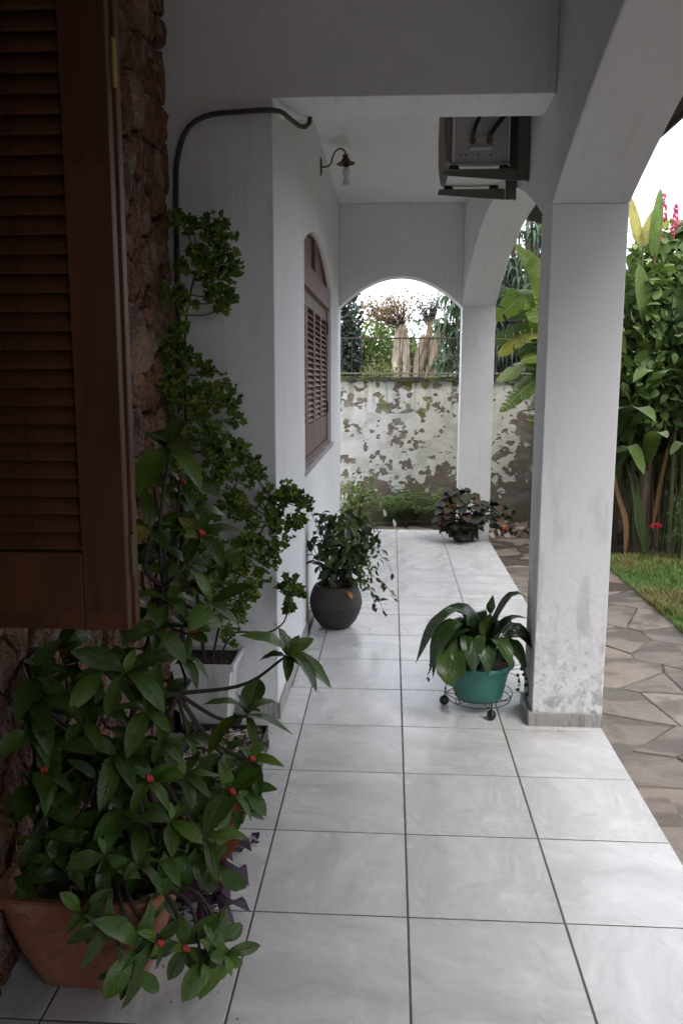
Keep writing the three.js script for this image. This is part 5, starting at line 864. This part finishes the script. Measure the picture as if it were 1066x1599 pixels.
  for (const [x, y, z] of [[0.3, 0.49, 0.02], [0.36, 0.43, 0.03]]) { mesh('flower_stalk', taper([[0.04, 0, 0], [x * 0.55, y * 0.9, z], [x, y, z]], 0.002, 0.0015, 10, 4), mats[2], t); mesh('flower', leafAlong([[x, y - 0.02, z], [x + 0.004, y - 0.004, z + 0.008], [x - 0.003, y + 0.018, z + 0.007], [x - 0.007, y + 0.03, z]], 0.02, { seg: 6, up: V(0, 0, 1), fold: 0.9 }), wm, t); }
}
{ // green plastic pot on a wheeled wire stand
  const st = thing('wheeled_plant_stand', 'round wire plant stand on black castors under the green pot', 'plant stand', [0.362, 0, -1.60]);
  const wire = std({ color: rgb(0.02, 0.02, 0.02), roughness: 0.4, metalness: 0.6 }), ring = (r, y) => tube(Array.from({ length: 24 }, (_, i) => [Math.cos(i / 24 * TAU) * r, y, Math.sin(i / 24 * TAU) * r]), 0.0022, 72, 6, true);
  mesh('ring', ring(0.158, 0.082), wire, st); mesh('ring', ring(0.15, 0.052), wire, st); mesh('ring', ring(0.07, 0.05), wire, st);
  for (let k = 0; k < 6; k++) { const a = k * TAU / 6 + 0.3; mesh('spoke', tube([[Math.cos(a) * 0.158, 0.082, Math.sin(a) * 0.158], [Math.cos(a) * 0.148, 0.054, Math.sin(a) * 0.148], [Math.cos(a) * 0.07, 0.05, Math.sin(a) * 0.07]], 0.002, 10, 5), wire, st); }
  for (const [x, z] of [[-0.158, -0.02], [0.046, 0.15], [0.1, -0.125]]) { mesh('castor_post', tube([[x, 0.03, z], [x * 0.99, 0.06, z * 0.99], [x * 0.985, 0.084, z * 0.985]], 0.0035, 4, 6), wire, st); const w = new THREE.SphereGeometry(0.0235, 18, 12); w.scale(0.85, 1, 1); const o = mesh('castor', w, std({ color: rgb(0.012, 0.012, 0.012), roughness: 0.45 }), st); o.position.set(x, 0.0235, z); o.rotation.y = x * 9; }
  const pot = thing('green_pot', 'teal green plastic pot on the wheeled stand', 'pot', [0.362, 0.055, -1.60]);
  mesh('bowl', lathe([[0, 0], [0.106, 0], [0.112, 0.006], [0.121, 0.048], [0.1215, 0.05], [0.132, 0.1], [0.145, 0.156], [0.159, 0.158], [0.164, 0.165], [0.164, 0.177], [0.157, 0.18], [0.15, 0.175], [0.141, 0.13]], 56), std({ color: rgb(0.045, 0.175, 0.145), roughness: 0.45 }), pot);
  const so = new THREE.CircleGeometry(0.146, 28); so.rotateX(-Math.PI / 2); so.translate(0, 0.155, 0); mesh('soil', so, pottingSoil, pot);
  const t = thing('peace_lily', 'peace lily with long drooping dark leaves in the green pot', 'plant', [0.362, 0.02, -1.60]);
  const ms = [glossy(0.04, 0.08, 0.022, { roughness: 0.35 }), glossy(0.052, 0.1, 0.024, { roughness: 0.35 }), glossy(0.034, 0.068, 0.02, { roughness: 0.38 }), glossy(0.066, 0.118, 0.024, { roughness: 0.38 })], R = rng(881), y0 = 0.185;
  const L = [
    [[-0.02, 0], [-0.1, 0.45, 0], [-0.2, 0.40, 0.03], [-0.30, 0.21, 0.06], 0.085], [[-0.02, 0.03], [-0.1, 0.41, 0.06], [-0.18, 0.35, 0.1], [-0.24, 0.19, 0.13], 0.095],
    [[-0.02, -0.03], [-0.06, 0.43, -0.06], [-0.14, 0.43, -0.08], [-0.25, 0.36, -0.1], 0.085], [[0.02, 0], [0.03, 0.36, 0], [0.045, 0.45, 0.01], [0.055, 0.53, 0.0], 0.075],
    [[0.03, -0.02], [0.09, 0.43, -0.03], [0.16, 0.53, -0.03], [0.235, 0.50, -0.03], 0.075], [[0.04, 0], [0.1, 0.37, 0.02], [0.15, 0.425, 0.02], [0.22, 0.43, 0.04], 0.08],
    [[0.05, 0.02], [0.17, 0.36, 0.06], [0.24, 0.28, 0.08], [0.26, 0.15, 0.08], 0.08], [[-0.05, 0.06], [-0.13, 0.31, 0.15], [-0.145, 0.19, 0.21], [-0.10, 0.065, 0.2], 0.10],
    [[-0.01, 0.05], [-0.04, 0.36, 0.1], [-0.05, 0.32, 0.16], [-0.045, 0.21, 0.19], 0.085], [[0.03, 0.05], [0.06, 0.35, 0.1], [0.1, 0.31, 0.15], [0.125, 0.235, 0.18], 0.075],
    [[0, 0.04], [-0.08, 0.39, 0.08], [-0.14, 0.36, 0.12], [-0.2, 0.27, 0.16], 0.085], [[0.03, 0.02], [0.14, 0.39, 0.05], [0.2, 0.36, 0.07], [0.25, 0.27, 0.08], 0.07],
    [[-0.03, -0.05], [-0.1, 0.37, -0.12], [-0.17, 0.31, -0.17], [-0.22, 0.19, -0.2], 0.08], [[0.04, -0.05], [0.1, 0.37, -0.13], [0.14, 0.31, -0.19], [0.17, 0.2, -0.22], 0.08], [[0, -0.05], [-0.01, 0.4, -0.12], [-0.01, 0.38, -0.19], [0, 0.29, -0.25], 0.08],
    [[-0.04, 0.02], [-0.12, 0.33, 0.04], [-0.19, 0.26, 0.05], [-0.22, 0.14, 0.06], 0.08], [[0.0, 0.06], [0.01, 0.33, 0.12], [0.015, 0.29, 0.17], [0.02, 0.21, 0.2], 0.07], [[-0.02, 0.05], [-0.09, 0.36, 0.1], [-0.11, 0.3, 0.16], [-0.1, 0.2, 0.2], 0.08], [[0.05, 0.03], [0.12, 0.32, 0.08], [0.17, 0.27, 0.12], [0.19, 0.2, 0.14], 0.075],
  ];
  L.forEach(([b, p1, p2, p3, w], i) => mesh('leaf', leafAlong([[b[0], y0 - 0.01, b[1]], [lerp(b[0], p1[0], 0.5), lerp(y0, p1[1], 0.62), lerp(b[1], p1[2], 0.5)], p1, p2, p3], w * 1.45, { seg: 14, half: 2, shape: u => u < 0.28 ? 0.09 + 0.25 * smooth(0.18, 0.28, u) : 0.34 + 0.66 * Math.pow(Math.sin(Math.PI * clamp((u - 0.2) / 0.8)), 0.75) * (1 - 0.2 * u) - 0.34 * smooth(0.6, 1, u), fold: 0.35, wave: 0.12, waves: 1.5, seed: i }), ms[i % 4], t));
  const disc = unitLeaf(0.85, 0.1, { seg: 4 });
  for (const [pts, k] of [[[[0.13, 0.19, 0.06], [0.19, 0.2, 0.09], [0.215, 0.13, 0.1], [0.21, 0.06, 0.1]], 12], [[[0.13, 0.19, 0.1], [0.17, 0.17, 0.12], [0.17, 0.1, 0.13]], 7], [[[-0.14, 0.19, 0.02], [-0.19, 0.23, 0.04], [-0.22, 0.2, 0.05], [-0.25, 0.13, 0.06]], 10], [[[0.15, 0.19, 0.02], [0.23, 0.22, 0.04], [0.245, 0.14, 0.05]], 9]]) { const c = new THREE.CatmullRomCurve3(pts.map(p => V(...p))); mesh('trailing_twig', taper(pts, 0.0016, 0.001, 10, 4), twigMat, t); for (let i = 0; i < k; i++) { const o = mesh('leaflet', disc, ms[i % 3], t); orient(o, c.getPointAt(0.25 + 0.75 * i / k), rdir(R), rdir(R, 0.8)); o.scale.setScalar(0.018 + 0.01 * R()); } }
}
{ // begonia at the far pillar with a white pot behind it
  const pot = thing('black_pot', 'black pot of begonia at the foot of the far pillar', 'pot', [0.632, 0, -5.72]);
  mesh('bowl', lathe([[0, 0.002], [0.085, 0.002], [0.095, 0.02], [0.125, 0.15], [0.132, 0.152], [0.132, 0.168], [0.122, 0.168], [0.116, 0.14]], 32), std({ color: rgb(0.018, 0.018, 0.018), roughness: 0.45 }), pot);
  const so = new THREE.CircleGeometry(0.118, 20); so.rotateX(-Math.PI / 2); so.translate(0, 0.145, 0); mesh('soil', so, pottingSoil, pot);
  const t = thing('begonia', 'dark leaved begonia with small orange red flowers at the far pillar', 'plant', [0.632, 0.145, -5.72]);
  const R = rng(891), leaf = leafAlong([[0, 0, 0], [0.3, 0.1, 0], [0.7, 0.06, 0], [1, -0.12, 0]], 0.95, { seg: 5, half: 1, fold: 0.25, wave: 0.12, shape: u => Math.pow(Math.sin(Math.PI * Math.pow(u, 0.62)), 0.6) }), ms = [[0.026, 0.034, 0.018], [0.034, 0.04, 0.018], [0.04, 0.032, 0.018], [0.024, 0.036, 0.02], [0.06, 0.038, 0.02]].map(c => glossy(...c, { roughness: 0.62 }));
  const put = (c, r, n) => { for (let i = 0; i < n; i++) { const d = rdir(R), p = V(d.x * r[0], d.y * r[1], d.z * r[2]).multiplyScalar(0.5 + 0.5 * Math.cbrt(R())).add(c); if (p.y < -0.13) p.y = -0.12; const o = mesh('leaf', leaf, pick(ms, R), t); orient(o, p, V(d.x, -0.35 + 0.2 * R(), d.z), V(d.x * 0.5, 1, d.z * 0.5 + 0.3)); o.scale.setScalar(0.075 + 0.05 * R()); if (i % 7 === 0) mesh('stem', taper([[0, 0, 0], [p.x * 0.4, p.y * 0.6 + 0.03, p.z * 0.4], [p.x, p.y, p.z]], 0.005, 0.003, 6, 5), twigMat, t); } };
  put(V(-0.02, 0.14, 0.02), [0.19, 0.22, 0.17], 150); put(V(-0.06, 0.33, 0), [0.07, 0.06, 0.06], 12); put(V(0.28, 0.13, -0.02), [0.15, 0.12, 0.1], 48);
  const fl = std({ color: rgb(0.5, 0.07, 0.025), roughness: 0.5 });
  for (const [x, y, z] of [[-0.06, 0.24, 0.17], [-0.2, 0.1, 0.1], [-0.21, 0.06, 0.08], [-0.19, 0.13, 0.06], [0.4, 0.15, 0.03], [0.39, 0.0, 0.05], [-0.12, 0.2, 0.14]]) { const gs = []; for (let k = 0; k < 6; k++) { const d = rdir(R); gs.push(new THREE.OctahedronGeometry(0.014, 0).translate(x + d.x * 0.02, y + d.y * 0.025, z + d.z * 0.02)); } mesh('flower', merge(gs), fl, t); }
  const wp = thing('white_pot', 'small white pot half hidden behind the begonia', 'pot', [0.755, 0, -5.80]);
  mesh('bowl', lathe([[0, 0.002], [0.06, 0.002], [0.065, 0.01], [0.085, 0.14], [0.09, 0.142], [0.09, 0.155], [0.082, 0.155], [0.078, 0.13]], 32), std({ color: rgb(0.62, 0.62, 0.56), roughness: 0.5 }), wp);
  const s2 = new THREE.CircleGeometry(0.08, 20); s2.rotateX(-Math.PI / 2); s2.translate(0, 0.135, 0); mesh('soil', s2, pottingSoil, wp);
}

{ // soil crumbs dropped on the tiles round the planters
  const R = rng(905), list = [], g = new THREE.IcosahedronGeometry(1, 0);
  for (let i = 0; i < 70; i++) { const [cx, cz, r] = pick([[-0.62, -0.2, 0.3], [-0.5, -0.75, 0.12], [-0.55, 0.35, 0.18], [-0.3, -2.75, 0.16], [0.36, -1.45, 0.16], [0.7, -1.3, 0.12]], R), a = R() * TAU, q = Math.sqrt(R()) * r; list.push([V(cx + Math.cos(a) * q, 0.001, cz + Math.sin(a) * q), rdir(R), rdir(R), 0.001 + 0.0015 * R(), pick([[0.06, 0.04, 0.03], [0.1, 0.075, 0.05], [0.04, 0.03, 0.025]], R)]); }
  const o = scatter('soil_crumbs', g, std({ color: 0xffffff, roughness: 1 }), list, scene); o.userData = { kind: 'stuff', label: 'crumbs of potting soil scattered on the tiles round the pots', category: 'soil' };
}
renderer.render(scene, camera);
